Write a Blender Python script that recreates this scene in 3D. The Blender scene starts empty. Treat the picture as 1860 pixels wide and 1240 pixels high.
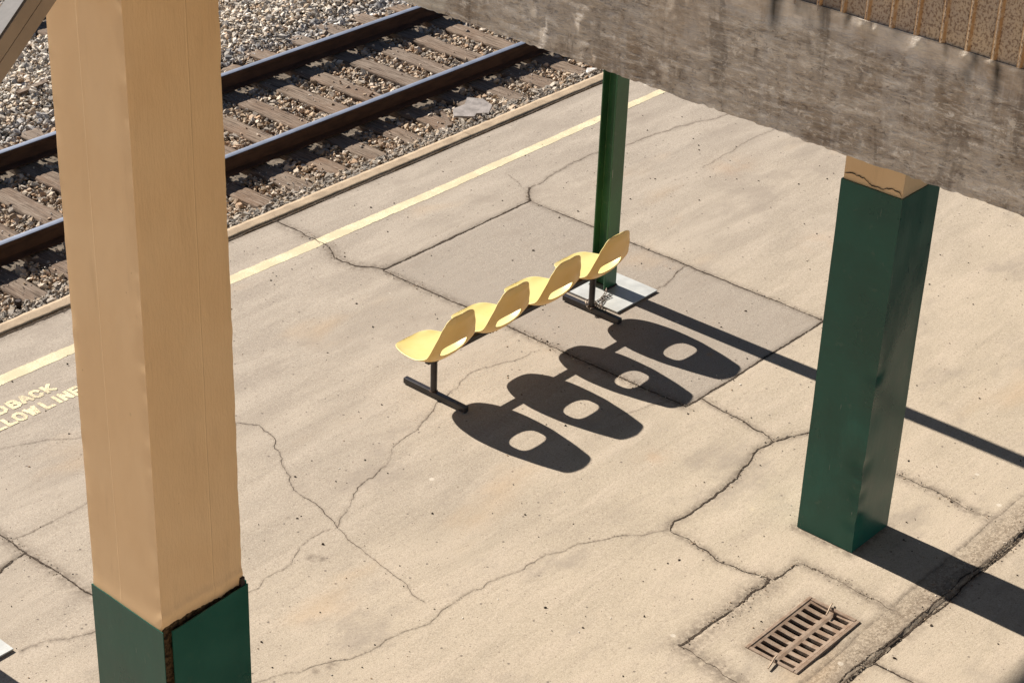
import bpy, bmesh, math, random
import numpy as np
from mathutils import Vector, Matrix
R = math.radians
random.seed(7); rng = np.random.default_rng(7)
C = bpy.context.scene.collection
sc = bpy.context.scene

# ------------------------------------------------------------------ camera
cam_d = bpy.data.cameras.new('camera'); cam = bpy.data.objects.new('camera', cam_d); C.objects.link(cam)
cam_d.sensor_width = 36; cam_d.sensor_fit = 'HORIZONTAL'; cam_d.lens = 70.187
cam_d.clip_start = 0.1; cam_d.clip_end = 2000
yaw, pit, roll = R(40.1455), R(29.5146), R(-2.25125)
f = Vector((math.cos(pit)*math.cos(yaw), math.cos(pit)*math.sin(yaw), -math.sin(pit)))
r = f.cross(Vector((0, 0, 1))).normalized(); d = f.cross(r)
r2 = math.cos(roll)*r + math.sin(roll)*d; d2 = -math.sin(roll)*r + math.cos(roll)*d
M = Matrix((r2, -d2, -f)).transposed().to_4x4(); M.translation = Vector((0, 0, 7.3))
cam.matrix_world = M
sc.camera = cam

# ------------------------------------------------------------------ world, sun, exposure
ELEV = 34.0
w = bpy.data.worlds.new('World'); sc.world = w; w.use_nodes = True
nt = w.node_tree; bg = nt.nodes['Background']
sky = nt.nodes.new('ShaderNodeTexSky'); sky.sky_type = 'NISHITA'; sky.sun_disc = False
sky.sun_elevation = R(ELEV); sky.sun_rotation = 0.0; sky.air_density = 0.7; sky.dust_density = 0.2
nt.links.new(sky.outputs[0], bg.inputs[0]); bg.inputs[1].default_value = 0.05
sl = bpy.data.lights.new('sun', 'SUN'); sl.energy = 5.0; sl.angle = R(0.53); sl.color = (1.0, 0.93, 0.84)
so = bpy.data.objects.new('sun', sl); C.objects.link(so)
so.rotation_euler = Vector((0.012, -math.cos(R(ELEV)), -math.sin(R(ELEV)))).to_track_quat('-Z', 'Y').to_euler()
so.location = (0, 30, 20)
sc.view_settings.view_transform = 'Standard'; sc.view_settings.look = 'None'
sc.view_settings.exposure = 1.0; sc.view_settings.gamma = 1.0
sc.view_settings.use_curve_mapping = False

# ------------------------------------------------------------------ numeric noise
def _hash(i, j, k, seed):
    h = (i.astype(np.int64)*374761393 + j.astype(np.int64)*668265263 + k.astype(np.int64)*2147483647 + seed*974634541) & 0xffffffff
    h = ((h ^ (h >> 13))*1274126177) & 0xffffffff
    h = ((h ^ (h >> 16))*2246822519) & 0xffffffff
    return ((h ^ (h >> 15)) & 0xffffff)/float(0xffffff)*2-1
def vnoise(x, y, z, seed=0):
    x, y, z = np.broadcast_arrays(np.asarray(x, float), np.asarray(y, float), np.asarray(z, float))
    i, j, k = np.floor(x), np.floor(y), np.floor(z)
    u, v, t = x-i, y-j, z-k
    u, v, t = u*u*(3-2*u), v*v*(3-2*v), t*t*(3-2*t)
    o = 0
    for a in (0, 1):
        for b in (0, 1):
            for c in (0, 1):
                o = o + _hash(i+a, j+b, k+c, seed)*(u if a else 1-u)*(v if b else 1-v)*(t if c else 1-t)
    return o
def fbm(x, y, z=0.0, oct=4, seed=0, gain=0.5):
    o, a, s = 0, 1, 1
    for n in range(oct):
        o = o + a*vnoise(np.asarray(x)*s, np.asarray(y)*s, np.asarray(z)*s+n*7.3, seed+n); a *= gain; s *= 2.03
    return o

# ------------------------------------------------------------------ materials
class NB:
    """small node builder"""
    def __init__(s, name):
        s.m = bpy.data.materials.new(name); s.m.use_nodes = True
        s.t = s.m.node_tree; s.p = s.t.nodes['Principled BSDF']; s.out = s.t.nodes['Material Output']
        s.geo = s.t.nodes.new('ShaderNodeNewGeometry').outputs['Position']
        s.obj = s.t.nodes.new('ShaderNodeTexCoord').outputs['Object']
    def link(s, a, b): s.t.links.new(a, b)
    def setv(s, sock, v):
        if hasattr(v, 'is_output') or isinstance(v, bpy.types.NodeSocket): s.link(v, sock)
        elif isinstance(v, (tuple, list)) and sock.type == 'RGBA': sock.default_value = tuple(v)+((1,) if len(v) == 3 else ())
        else: sock.default_value = v
    def map(s, co, scale=(1, 1, 1), loc=(0, 0, 0)):
        n = s.t.nodes.new('ShaderNodeMapping'); s.link(co, n.inputs[0])
        n.inputs['Scale'].default_value = scale; n.inputs['Location'].default_value = loc; return n.outputs[0]
    def noise(s, co, scale, detail=4, rough=0.55, dist=0.0):
        n = s.t.nodes.new('ShaderNodeTexNoise'); s.link(co, n.inputs['Vector'])
        n.inputs['Scale'].default_value = scale; n.inputs['Detail'].default_value = detail
        n.inputs['Roughness'].default_value = rough; n.inputs['Distortion'].default_value = dist
        return n.outputs['Fac']
    def voro(s, co, scale, feature='F1', rnd=1.0, out='Distance'):
        n = s.t.nodes.new('ShaderNodeTexVoronoi'); n.feature = feature; s.link(co, n.inputs['Vector'])
        n.inputs['Scale'].default_value = scale; n.inputs['Randomness'].default_value = rnd
        return n.outputs[out]
    def ramp(s, fac, a, b, va=0.0, vb=1.0):
        n = s.t.nodes.new('ShaderNodeMapRange'); n.interpolation_type = 'SMOOTHSTEP'
        s.setv(n.inputs[0], fac); n.inputs[1].default_value = a; n.inputs[2].default_value = b
        n.inputs[3].default_value = va; n.inputs[4].default_value = vb; return n.outputs[0]
    def math(s, op, a, b=0.0):
        n = s.t.nodes.new('ShaderNodeMath'); n.operation = op; s.setv(n.inputs[0], a); s.setv(n.inputs[1], b); return n.outputs[0]
    def mix(s, fac, a, b, mode='MIX'):
        n = s.t.nodes.new('ShaderNodeMix'); n.data_type = 'RGBA'; n.blend_type = mode
        s.setv(n.inputs[0], fac); s.setv(n.inputs[6], a); s.setv(n.inputs[7], b); return n.outputs[2]
    def attr(s, name, out='Fac'):
        n = s.t.nodes.new('ShaderNodeAttribute'); n.attribute_name = name; return n.outputs[out]
    def sep(s, co, ax):
        n = s.t.nodes.new('ShaderNodeSeparateXYZ'); s.link(co, n.inputs[0]); return n.outputs[ax]
    def rand(s): return s.t.nodes.new('ShaderNodeObjectInfo').outputs['Random']
    def offs(s, co):
        """object coordinates shifted by the object's random number"""
        v = s.t.nodes.new('ShaderNodeVectorMath'); v.operation = 'ADD'; s.link(co, v.inputs[0])
        c = s.t.nodes.new('ShaderNodeCombineXYZ'); rr = s.math('MULTIPLY', s.rand(), 37.0)
        for i in range(3): s.link(rr, c.inputs[i])
        s.link(c.outputs[0], v.inputs[1]); return v.outputs[0]
    def bump(s, h, strength=0.5, dist=0.01, prev=None):
        n = s.t.nodes.new('ShaderNodeBump'); s.setv(n.inputs['Height'], h)
        n.inputs['Strength'].default_value = strength; n.inputs['Distance'].default_value = dist
        if prev is not None: s.link(prev, n.inputs['Normal'])
        return n.outputs[0]
    def done(s, col=None, rough=0.7, metal=0.0, spec=0.5, nrm=None):
        if col is not None: s.setv(s.p.inputs['Base Color'], col)
        s.setv(s.p.inputs['Roughness'], rough); s.setv(s.p.inputs['Metallic'], metal)
        s.setv(s.p.inputs['Specular IOR Level'], spec)
        if nrm is not None: s.link(nrm, s.p.inputs['Normal'])
        return s.m

def mat_concrete():
    b = NB('platform_concrete'); g = b.geo
    n1 = b.noise(g, 0.7, 5, 0.6); n2 = b.noise(b.map(g, (0.7, 3.2, 1)), 1.6, 5, 0.62, 0.3)
    n3 = b.noise(g, 14, 4, 0.6); n4 = b.noise(g, 150, 2, 0.7); n5 = b.noise(g, 48, 3, 0.65)
    c = b.mix(b.ramp(n1, 0.35, 0.65), (0.425, 0.355, 0.265), (0.375, 0.312, 0.23))
    c = b.mix(b.ramp(n2, 0.4, 0.72, 0, 0.75), c, (0.46, 0.38, 0.29))
    c = b.mix(b.math('MULTIPLY', b.ramp(n2, 0.46, 0.24), 0.4), c, (0.29, 0.235, 0.185))
    # greyer toward the track edge and on the replaced slab
    yy = b.math('ADD', b.sep(g, 1), b.math('MULTIPLY', n1, 3.0))
    c = b.mix(b.ramp(yy, 6.6, 11.6, 0, 0.88), c, b.mix(b.ramp(n2, 0.35, 0.7), (0.285, 0.243, 0.2), (0.36, 0.31, 0.255)))
    c = b.mix(b.math('MULTIPLY', b.attr('slab'), 0.9), c, b.mix(n3, (0.262, 0.225, 0.187), (0.305, 0.262, 0.216)))
    # worn aggregate strip
    v = b.voro(g, 70, out='Color'); vb = b.sep(v, 0)
    agg = b.mix(b.ramp(vb, 0.2, 0.9), (0.19, 0.145, 0.1), (0.37, 0.3, 0.22))
    c = b.mix(b.math('MULTIPLY', b.attr('agg'), b.ramp(n3, 0.2, 0.55, 0.45, 0.95)), c, agg)
    # grain, specks and stains
    c = b.mix(b.ramp(n4, 0.47, 0.33, 0, 0.45), c, (0.15, 0.115, 0.09))
    c = b.mix(b.ramp(n4, 0.53, 0.68, 0, 0.45), c, (0.60, 0.52, 0.42))
    c = b.mix(b.ramp(n5, 0.45, 0.3, 0, 0.4), c, (0.2, 0.155, 0.12))
    sp = b.voro(g, 26); sr = b.sep(b.voro(g, 26, out='Color'), 1)
    c = b.mix(b.math('MULTIPLY', b.ramp(sp, 0.13, 0.08), b.ramp(sr, 0.72, 0.78)), c, (0.12, 0.09, 0.07))
    sp2 = b.voro(g, 9); sr2 = b.sep(b.voro(g, 9, out='Color'), 2)
    c = b.mix(b.math('MULTIPLY', b.ramp(sp2, 0.1, 0.05, 0, 0.75), b.ramp(sr2, 0.8, 0.85)), c, (0.1, 0.08, 0.065))
    sp3 = b.voro(b.map(g, loc=(3.3, 1.7, 0)), 4.2); sr3 = b.sep(b.voro(b.map(g, loc=(3.3, 1.7, 0)), 4.2, out='Color'), 0)
    c = b.mix(b.math('MULTIPLY', b.ramp(sp3, 0.09, 0.06, 0, 0.6), b.ramp(sr3, 0.8, 0.84)), c, (0.6, 0.54, 0.45))
    st = b.math('MULTIPLY', b.ramp(b.noise(b.map(g, (1, 2.2, 1), (5, 2, 0)), 0.55, 3), 0.6, 0.75, 0, 0.35), 1.0)
    c = b.mix(st, c, (0.42, 0.29, 0.17))
    c = b.mix(b.math('MULTIPLY', b.attr('ostain'), 0.6), c, (0.42, 0.24, 0.12))
    c = b.mix(b.math('MULTIPLY', b.attr('pstain'), 0.7), c, (0.62, 0.52, 0.36))
    # broad worn and grimy patches
    c = b.mix(b.ramp(b.noise(b.map(g, (1, 1.5, 1), (9, 4, 0)), 1.1, 6, 0.68), 0.52, 0.70, 0, 0.6), c, (0.255, 0.212, 0.17))
    # dirt gathered along joints and cracks
    di = b.math('MULTIPLY', b.attr('dirt'), b.ramp(b.noise(g, 22, 4, 0.7), 0.28, 0.62))
    c = b.mix(b.math('MULTIPLY', di, 0.75), c, (0.13, 0.1, 0.075))
    h = b.math('ADD', b.math('MULTIPLY', n4, 0.35), b.math('MULTIPLY', n5, 0.5))
    h = b.math('ADD', h, b.math('MULTIPLY', b.math('MULTIPLY', b.attr('agg'), vb), 1.4))
    nr = b.bump(h, 0.55, 0.004)
    nr = b.bump(n2, 0.15, 0.03, nr)
    return b.done(c, 0.92, 0, 0.25, nr)

def mat_crack():
    b = NB('crack_dirt'); g = b.geo
    n = b.noise(g, 90, 3, 0.7)
    c = b.mix(b.ramp(n, 0.35, 0.7), (0.028, 0.02, 0.015), (0.085, 0.064, 0.047))
    c = b.mix(b.ramp(b.noise(g, 160, 2), 0.6, 0.7), c, (0.24, 0.19, 0.14))
    return b.done(c, 0.95, 0, 0.1)

def mat_kerb():
    b = NB('kerb_concrete'); g = b.geo
    n = b.noise(g, 6, 5, 0.65); n4 = b.noise(g, 130, 2, 0.7)
    c = b.mix(b.ramp(n, 0.35, 0.68), (0.39, 0.30, 0.205), (0.29, 0.22, 0.15))
    c = b.mix(b.ramp(n4, 0.42, 0.28, 0, 0.5), c, (0.15, 0.105, 0.06))
    c = b.mix(b.ramp(b.noise(g, 25, 3), 0.62, 0.72, 0, 0.6), c, (0.16, 0.12, 0.08))
    return b.done(c, 0.9, 0, 0.2, b.bump(b.math('ADD', n4, n), 0.5, 0.006))

def mat_paintline(name='worn_line_paint', t=0.66, k=0.6):
    b = NB(name); g = b.geo
    n = b.noise(g, 95, 3, 0.7); n2 = b.noise(g, 5, 4, 0.6)
    c = b.mix(b.ramp(n2, 0.35, 0.65), (0.78, 0.69, 0.44), (0.73, 0.62, 0.37))
    wear = b.ramp(b.math('ADD', n, b.math('MULTIPLY', n2, 0.45)), t+.04, t-.04)
    wear = b.math('SUBTRACT', 1.0, wear)
    c = b.mix(b.math('MULTIPLY', wear, k), c, (0.33, 0.275, 0.215))
    return b.done(c, 0.85, 0, 0.3, b.bump(n, 0.3, 0.003))

def mat_colour(name, col, rough=0.6, metal=0.0, spec=0.5, var=0.12, scale=8, bump=0.1, bscale=60):
    b = NB(name); co = b.offs(b.obj)
    n = b.noise(co, scale, 4, 0.6)
    lo = tuple(x*(1-var) for x in col); hi = tuple(min(1, x*(1+var)) for x in col)
    c = b.mix(b.ramp(n, 0.3, 0.7), lo, hi)
    return b.done(c, rough, metal, spec, b.bump(b.noise(co, bscale, 3), bump, 0.004))

def mat_tan():
    b = NB('tan_paint'); g = b.geo
    nz = b.noise(b.map(g, (1, 1, 0.045)), 110, 3, 0.6); nb = b.noise(b.map(g, (1, 1, 0.3)), 75, 5, 0.7); nl = b.noise(g, 3, 3)
    lump = b.noise(g, 18, 3, 0.6)
    c = b.mix(b.ramp(nl, 0.3, 0.7), (0.84, 0.565, 0.305), (0.87, 0.60, 0.335))
    c = b.mix(b.ramp(b.noise(g, 30, 3, 0.7), 0.28, 0.2, 0, 0.5), c, (0.4, 0.24, 0.1))
    # roughly brushed on the faces that look along y, smoother on the others
    nrm = b.t.nodes.new('ShaderNodeNewGeometry').outputs['Normal']
    fy = b.math('ABSOLUTE', b.sep(nrm, 1))
    h = b.math('MULTIPLY', b.math('ADD', b.math('MULTIPLY', nz, 0.5), nb), b.math('ADD', b.math('MULTIPLY', fy, 0.94), 0.06))
    sx = b.ramp(b.math('ABSOLUTE', b.math('SUBTRACT', b.sep(g, 0), 4.128)), 0.005, 0.0)
    sy = b.ramp(b.math('ABSOLUTE', b.math('SUBTRACT', b.sep(g, 1), 5.215)), 0.004, 0.0)
    h = b.math('ADD', h, b.math('ADD', b.math('MULTIPLY', b.math('MULTIPLY', sx, fy), 0.8), b.math('MULTIPLY', b.math('MULTIPLY', sy, b.math('SUBTRACT', 1.0, fy)), 0.25)))
    chip = b.math('MULTIPLY', b.ramp(b.voro(b.map(g, (1, 1, .6)), 9), 0.085, 0.05), b.ramp(b.sep(b.voro(b.map(g, (1, 1, .6)), 9, out='Color'), 0), 0.80, 0.83))
    c = b.mix(b.math('MULTIPLY', chip, 0.55), c, (0.30, 0.19, 0.09))
    c = b.mix(b.ramp(b.noise(b.map(g, (1, 1, 0.12)), 7, 5, 0.7), 0.56, 0.72, 0, 0.22), c, (0.52, 0.34, 0.18))
    nr = b.bump(h, 0.5, 0.0045)
    return b.done(c, 0.6, 0, 0.3, b.bump(b.math('MULTIPLY', lump, fy), 0.2, 0.008, nr))

def mat_rough_core():
    b = NB('dark_bare_concrete'); g = b.geo
    n = b.noise(g, 40, 4, 0.7)
    c = b.mix(b.ramp(n, 0.35, 0.65), (0.02, 0.013, 0.008), (0.13, 0.085, 0.045))
    return b.done(c, 0.95, 0, 0.1, b.bump(n, 0.8, 0.01))

def mat_green(name, col, rough):
    b = NB(name); g = b.geo
    n = b.noise(g, 2.5, 4, 0.6); s = b.noise(b.map(g, (1, 1, 0.06)), 90, 2, 0.6)
    c = b.mix(b.ramp(n, 0.3, 0.7), tuple(x*0.85 for x in col), tuple(x*1.15 for x in col))
    sc_ = b.math('MULTIPLY', b.ramp(s, 0.70, 0.735), b.ramp(b.noise(g, 6, 2), 0.55, 0.62))
    c = b.mix(b.math('MULTIPLY', sc_, 0.5), c, (0.3, 0.3, 0.26))
    du = b.ramp(b.noise(g, 9, 5, 0.7), 0.58, 0.75, 0, 0.16)
    c = b.mix(du, c, (0.25, 0.23, 0.16))
    rg = b.ramp(n, 0.3, 0.7, rough*0.85, rough*1.25)
    return b.done(c, rg, 0, 0.38, b.bump(b.noise(b.map(g, (1, 1, 0.5)), 12, 3), 0.12, 0.01))

def mat_beam():
    b = NB('weathered_beam_concrete'); g = b.geo
    n1 = b.noise(b.map(g, (1, 0.45, 1)), 6, 6, 0.68, 0.5)
    lines = b.noise(b.map(g, (1, 0.16, 1)), 120, 5, 0.72, 0.3); lines2 = b.noise(b.map(g, (1, 0.22, 1), (2, 5, 1)), 52, 5, 0.7, 0.3)
    crumb = b.noise(b.map(g, (1, 0.6, 1)), 62, 6, 0.78, 0.4); patch = b.noise(b.map(g, (1, .5, 1), (4, 1, 2)), 4.0, 5, 0.65, 0.5)
    vert = b.noise(b.map(g, (1, 1, 0.25), (1, 7, 3)), 11, 4, 0.65, 0.6)
    c = b.mix(b.ramp(n1, 0.36, 0.62), (0.42, 0.338, 0.258), (0.66, 0.575, 0.475))
    c = b.mix(b.ramp(patch, 0.53, 0.68, 0, 0.65), c, (0.46, 0.345, 0.24))
    c = b.mix(b.ramp(vert, 0.51, 0.62, 0, 0.6), c, (0.66, 0.6, 0.53))
    c = b.mix(b.ramp(vert, 0.45, 0.33, 0, 0.6), c, (0.19, 0.15, 0.115))
    keep = b.math('SUBTRACT', 1.0, b.attr('smooth'))
    hi = b.math('MULTIPLY', b.math('MAXIMUM', b.ramp(lines, 0.52, 0.64, 0, 0.7), b.ramp(crumb, 0.53, 0.64, 0, 0.9)), keep)
    lo = b.math('MULTIPLY', b.math('MAXIMUM', b.ramp(lines2, 0.46, 0.34, 0, 0.5), b.ramp(crumb, 0.46, 0.34, 0, 0.75)), keep)
    c = b.mix(lo, c, (0.17, 0.13, 0.10)); c = b.mix(hi, c, (0.82, 0.74, 0.635))
    c = b.mix(b.attr('stain'), c, (0.03, 0.025, 0.018))
    c = b.mix(b.attr('pale'), c, (0.66, 0.60, 0.5))
    h = b.math('ADD', b.math('MULTIPLY', lines, 0.7), b.math('ADD', b.math('MULTIPLY', lines2, 0.8), crumb))
    h = b.math('MULTIPLY', h, b.math('ADD', b.math('MULTIPLY', keep, 0.85), 0.15))
    nr = b.bump(vert, 0.3, 0.012)
    return b.done(c, 0.92, 0, 0.2, b.bump(h, 0.95, 0.012, nr))

def mat_rust():
    b = NB('rusty_galvanised_sheet'); g = b.geo
    n = b.noise(g, 9, 4, 0.6); sp = b.noise(b.map(g, (1, 1.2, 1)), 135, 4, 0.7); big = b.noise(b.map(g, (1, 1, .3), (0, 3, 0)), 3.0, 3); rb = b.attr('rib')
    c = b.mix(b.ramp(n, 0.35, 0.65), (0.56, 0.43, 0.29), (0.42, 0.33, 0.25))
    c = b.mix(b.ramp(b.sep(g, 1), 2.17, 2.32, 0, 0.75), c, b.mix(n, (0.10, 0.095, 0.10), (0.2, 0.165, 0.13)))
    c = b.mix(b.math('MULTIPLY', b.ramp(sp, 0.50, 0.57), b.ramp(rb, -.3, .6, 0.55, 0.9)), c, (0.13, 0.065, 0.035))
    edge = b.math('MULTIPLY', b.ramp(rb, 0.45, 0.9), b.ramp(b.noise(g, 60, 3, 0.7), 0.3, 0.55, 0.35, 1))
    c = b.mix(edge, c, b.mix(b.noise(g, 90, 2), (0.26, 0.14, 0.065), (0.46, 0.29, 0.14)))
    return b.done(c, 0.8, 0, 0.25, b.bump(sp, 0.4, 0.003))

def mat_wood():
    b = NB('weathered_sleeper_timber'); co = b.offs(b.obj)
    gr = b.noise(b.map(co, (1, 0.05, 1)), 55, 5, 0.7, 0.25); n = b.noise(b.map(co, (1, 0.4, 1)), 4, 4, 0.6)
    fine = b.noise(b.map(co, (1, 0.03, 1)), 160, 3, 0.7)
    c = b.mix(b.ramp(n, 0.35, 0.65), (0.175, 0.108, 0.066), (0.21, 0.155, 0.11))
    c = b.mix(b.math('MULTIPLY', b.rand(), 0.5), c, (0.17, 0.14, 0.115))
    c = b.mix(b.ramp(gr, 0.53, 0.38, 0, 0.85), c, (0.07, 0.045, 0.028))
    c = b.mix(b.ramp(fine, 0.52, 0.66, 0, 0.6), c, (0.42, 0.34, 0.27))
    c = b.mix(b.ramp(gr, 0.37, 0.31, 0, 0.95), c, (0.012, 0.008, 0.006))
    return b.done(c, 0.85, 0, 0.2, b.bump(b.math('ADD', gr, b.math('MULTIPLY', fine, 0.4)), 0.8, 0.012))

def mat_stone(name, spec=0.15):
    b = NB(name); g = b.geo
    c = b.attr('stone_colour', 'Color')
    n = b.noise(g, 90, 3, 0.65)
    c = b.mix(b.ramp(n, 0.45, 0.3, 0, 0.5), c, (0.1, 0.085, 0.065))
    return b.done(c, 0.9, 0, spec, b.bump(n, 0.5, 0.006))

def mat_plastic():
    b = NB('yellow_moulded_plastic'); co = b.offs(b.obj)
    n = b.noise(co, 5, 4, 0.6); st = b.noise(b.map(co, (1, .3, .12)), 40, 3, 0.6)
    c = b.mix(b.ramp(n, 0.35, 0.7), (0.92, 0.80, 0.35), (0.90, 0.76, 0.29))
    c = b.mix(b.ramp(st, 0.6, 0.75, 0, 0.25), c, (0.66, 0.46, 0.18))
    b.done(c, 0.36, 0, 0.5, b.bump(b.noise(co, 30, 2), 0.04, 0.004))
    tr = b.t.nodes.new('ShaderNodeBsdfTranslucent'); b.setv(tr.inputs[0], (0.50, 0.25, 0.01))
    mx = b.t.nodes.new('ShaderNodeMixShader'); mx.inputs[0].default_value = 0.30
    b.link(b.p.outputs[0], mx.inputs[1]); b.link(tr.outputs[0], mx.inputs[2]); b.link(mx.outputs[0], b.out.inputs[0])
    return b.m

def mat_plate():
    b = NB('pale_steel_plate'); g = b.geo
    n = b.noise(g, 7, 5, 0.65); n4 = b.noise(g, 90, 3, 0.7)
    c = b.mix(b.ramp(n, 0.35, 0.65), (0.52, 0.525, 0.50), (0.42, 0.425, 0.405))
    c = b.mix(b.ramp(n4, 0.36, 0.28, 0, 0.5), c, (0.15, 0.12, 0.09))
    return b.done(c, 0.5, 0.1, 0.5, b.bump(n4, 0.25, 0.003))

def mat_grate():
    b = NB('rusted_cast_iron'); g = b.geo
    n = b.noise(g, 16, 4, 0.65); n4 = b.noise(g, 110, 3, 0.7)
    c = b.mix(b.ramp(n, 0.35, 0.65), (0.225, 0.15, 0.10), (0.30, 0.225, 0.165))
    c = b.mix(b.ramp(n4, 0.42, 0.28, 0, 0.7), c, (0.09, 0.055, 0.035))
    return b.done(c, 0.7, 0.15, 0.4, b.bump(n4, 0.4, 0.003))

def mat_railrust():
    b = NB('rail_rust'); g = b.geo
    n = b.noise(b.map(g, (0.3, 1, 1)), 14, 4, 0.65)
    c = b.mix(b.ramp(n, 0.35, 0.65), (0.045, 0.023, 0.014), (0.08, 0.042, 0.025))
    return b.done(c, 0.85, 0, 0.3, b.bump(n, 0.3, 0.004))

MAT = dict(conc=mat_concrete(), crack=mat_crack(), hair=mat_colour('hairline_crack', (0.10, 0.075, 0.055), 0.95, 0, 0.1, 0.5, 40), kerb=mat_kerb(), line=mat_paintline('worn_line_paint', 0.64, 0.5), letter=mat_paintline('worn_lettering_paint', 0.74, 0.8), tan=mat_tan(), core=mat_rough_core(),
    green=mat_green('dark_green_sheet_paint', (0.010, 0.083, 0.058), 0.30), post=mat_green('green_post_paint', (0.028, 0.10, 0.042), 0.33),
    beam=mat_beam(), rust=mat_rust(), wood=mat_wood(), stone=mat_stone('ballast_stone'), grit=mat_stone('grit_stone'), plastic=mat_plastic(),
    plate=mat_plate(), grate=mat_grate(), railrust=mat_railrust(),
    frame=mat_colour('dark_brown_frame_paint', (0.032, 0.027, 0.026), 0.36, 0.2, 0.5, 0.25, 20),
    polished=mat_colour('polished_rail_head', (0.235, 0.26, 0.32), 0.5, 0.6, 0.5, 0.12, 6, 0.04),
    chain=mat_colour('chain_steel', (0.16, 0.12, 0.09), 0.5, 0.6, 0.5, 0.3, 40),
    brace_shade=mat_colour('brace_shaded_steel', (0.085, 0.075, 0.07), 0.6, 0, 0.3), brace=mat_colour('tan_grey_steel_paint', (0.34, 0.26, 0.185), 0.5, 0, 0.5, 0.08, 6),
    pit=mat_colour('pit_wall', (0.03, 0.025, 0.02), 0.95), bed=mat_colour('ballast_bed', (0.14, 0.115, 0.09), 0.95, 0, 0.1, 0.4, 30, 0.8, 40),
    earth=mat_colour('dry_earth', (0.26, 0.21, 0.15), 0.95, 0, 0.1, 0.25, 3, 0.6, 20),
    roof=mat_colour('canopy_sheet', (0.05, 0.045, 0.04), 0.8), stucco=mat_colour('bounce_wall_stucco', (0.30, 0.245, 0.18), 0.9, 0, 0.2, 0.1, 2), twig=mat_colour('dry_twig', (0.40, 0.30, 0.21), 0.8, 0, 0.2, 0.3, 60),
    iron=mat_colour('dark_iron', (0.05, 0.035, 0.03), 0.7, 0.4), ply=mat_colour('weathered_board', (0.30, 0.27, 0.25), 0.85, 0, 0.2, 0.25, 12, 0.5, 70))

# ------------------------------------------------------------------ object helpers
WL = {}
def link(o, parent=None, loc=(0, 0, 0)):
    C.objects.link(o)
    p = Vector((0, 0, 0)) if parent is None else WL[parent.name]
    WL[o.name] = Vector(loc); o.location = Vector(loc)-p
    if parent is not None: o.parent = parent
    return o
def tag(o, label=None, cat=None, group=None, kind=None):
    if label: o['label'] = label
    if cat: o['category'] = cat
    if group: o['group'] = group
    if kind: o['kind'] = kind
    return o
def empty(name, loc): return link(bpy.data.objects.new(name, None), None, loc)
def np_mesh(name, V, F, mats, smooth=False, fmat=None, attrs=None, cols=None):
    """V (n,3), F (m,k) one polygon size, or a list of polygons"""
    me = bpy.data.meshes.new(name); V = np.asarray(V, np.float32)
    me.vertices.add(len(V)); me.vertices.foreach_set('co', V.ravel())
    if isinstance(F, np.ndarray):
        k = F.shape[1]; tot = np.full(len(F), k, np.int32); flat = F.ravel().astype(np.int32)
    else:
        tot = np.array([len(p) for p in F], np.int32); flat = np.array([i for p in F for i in p], np.int32)
    st = np.zeros(len(tot), np.int32); st[1:] = np.cumsum(tot)[:-1]
    me.loops.add(len(flat)); me.loops.foreach_set('vertex_index', flat)
    me.polygons.add(len(tot)); me.polygons.foreach_set('loop_start', st); me.polygons.foreach_set('loop_total', tot)
    for m in mats: me.materials.append(m)
    if fmat is not None: me.polygons.foreach_set('material_index', np.asarray(fmat, np.int32))
    me.polygons.foreach_set('use_smooth', np.full(len(tot), bool(smooth)))
    for k2, a in (attrs or {}).items():
        at = me.attributes.new(k2, 'FLOAT', 'POINT'); at.data.foreach_set('value', np.asarray(a, np.float32))
    for k2, a in (cols or {}).items():
        at = me.attributes.new(k2, 'FLOAT_COLOR', 'POINT')
        a = np.asarray(a, np.float32); at.data.foreach_set('color', np.c_[a, np.ones(len(a), np.float32)].ravel())
    me.update(calc_edges=True); me.validate()
    return me
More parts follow.
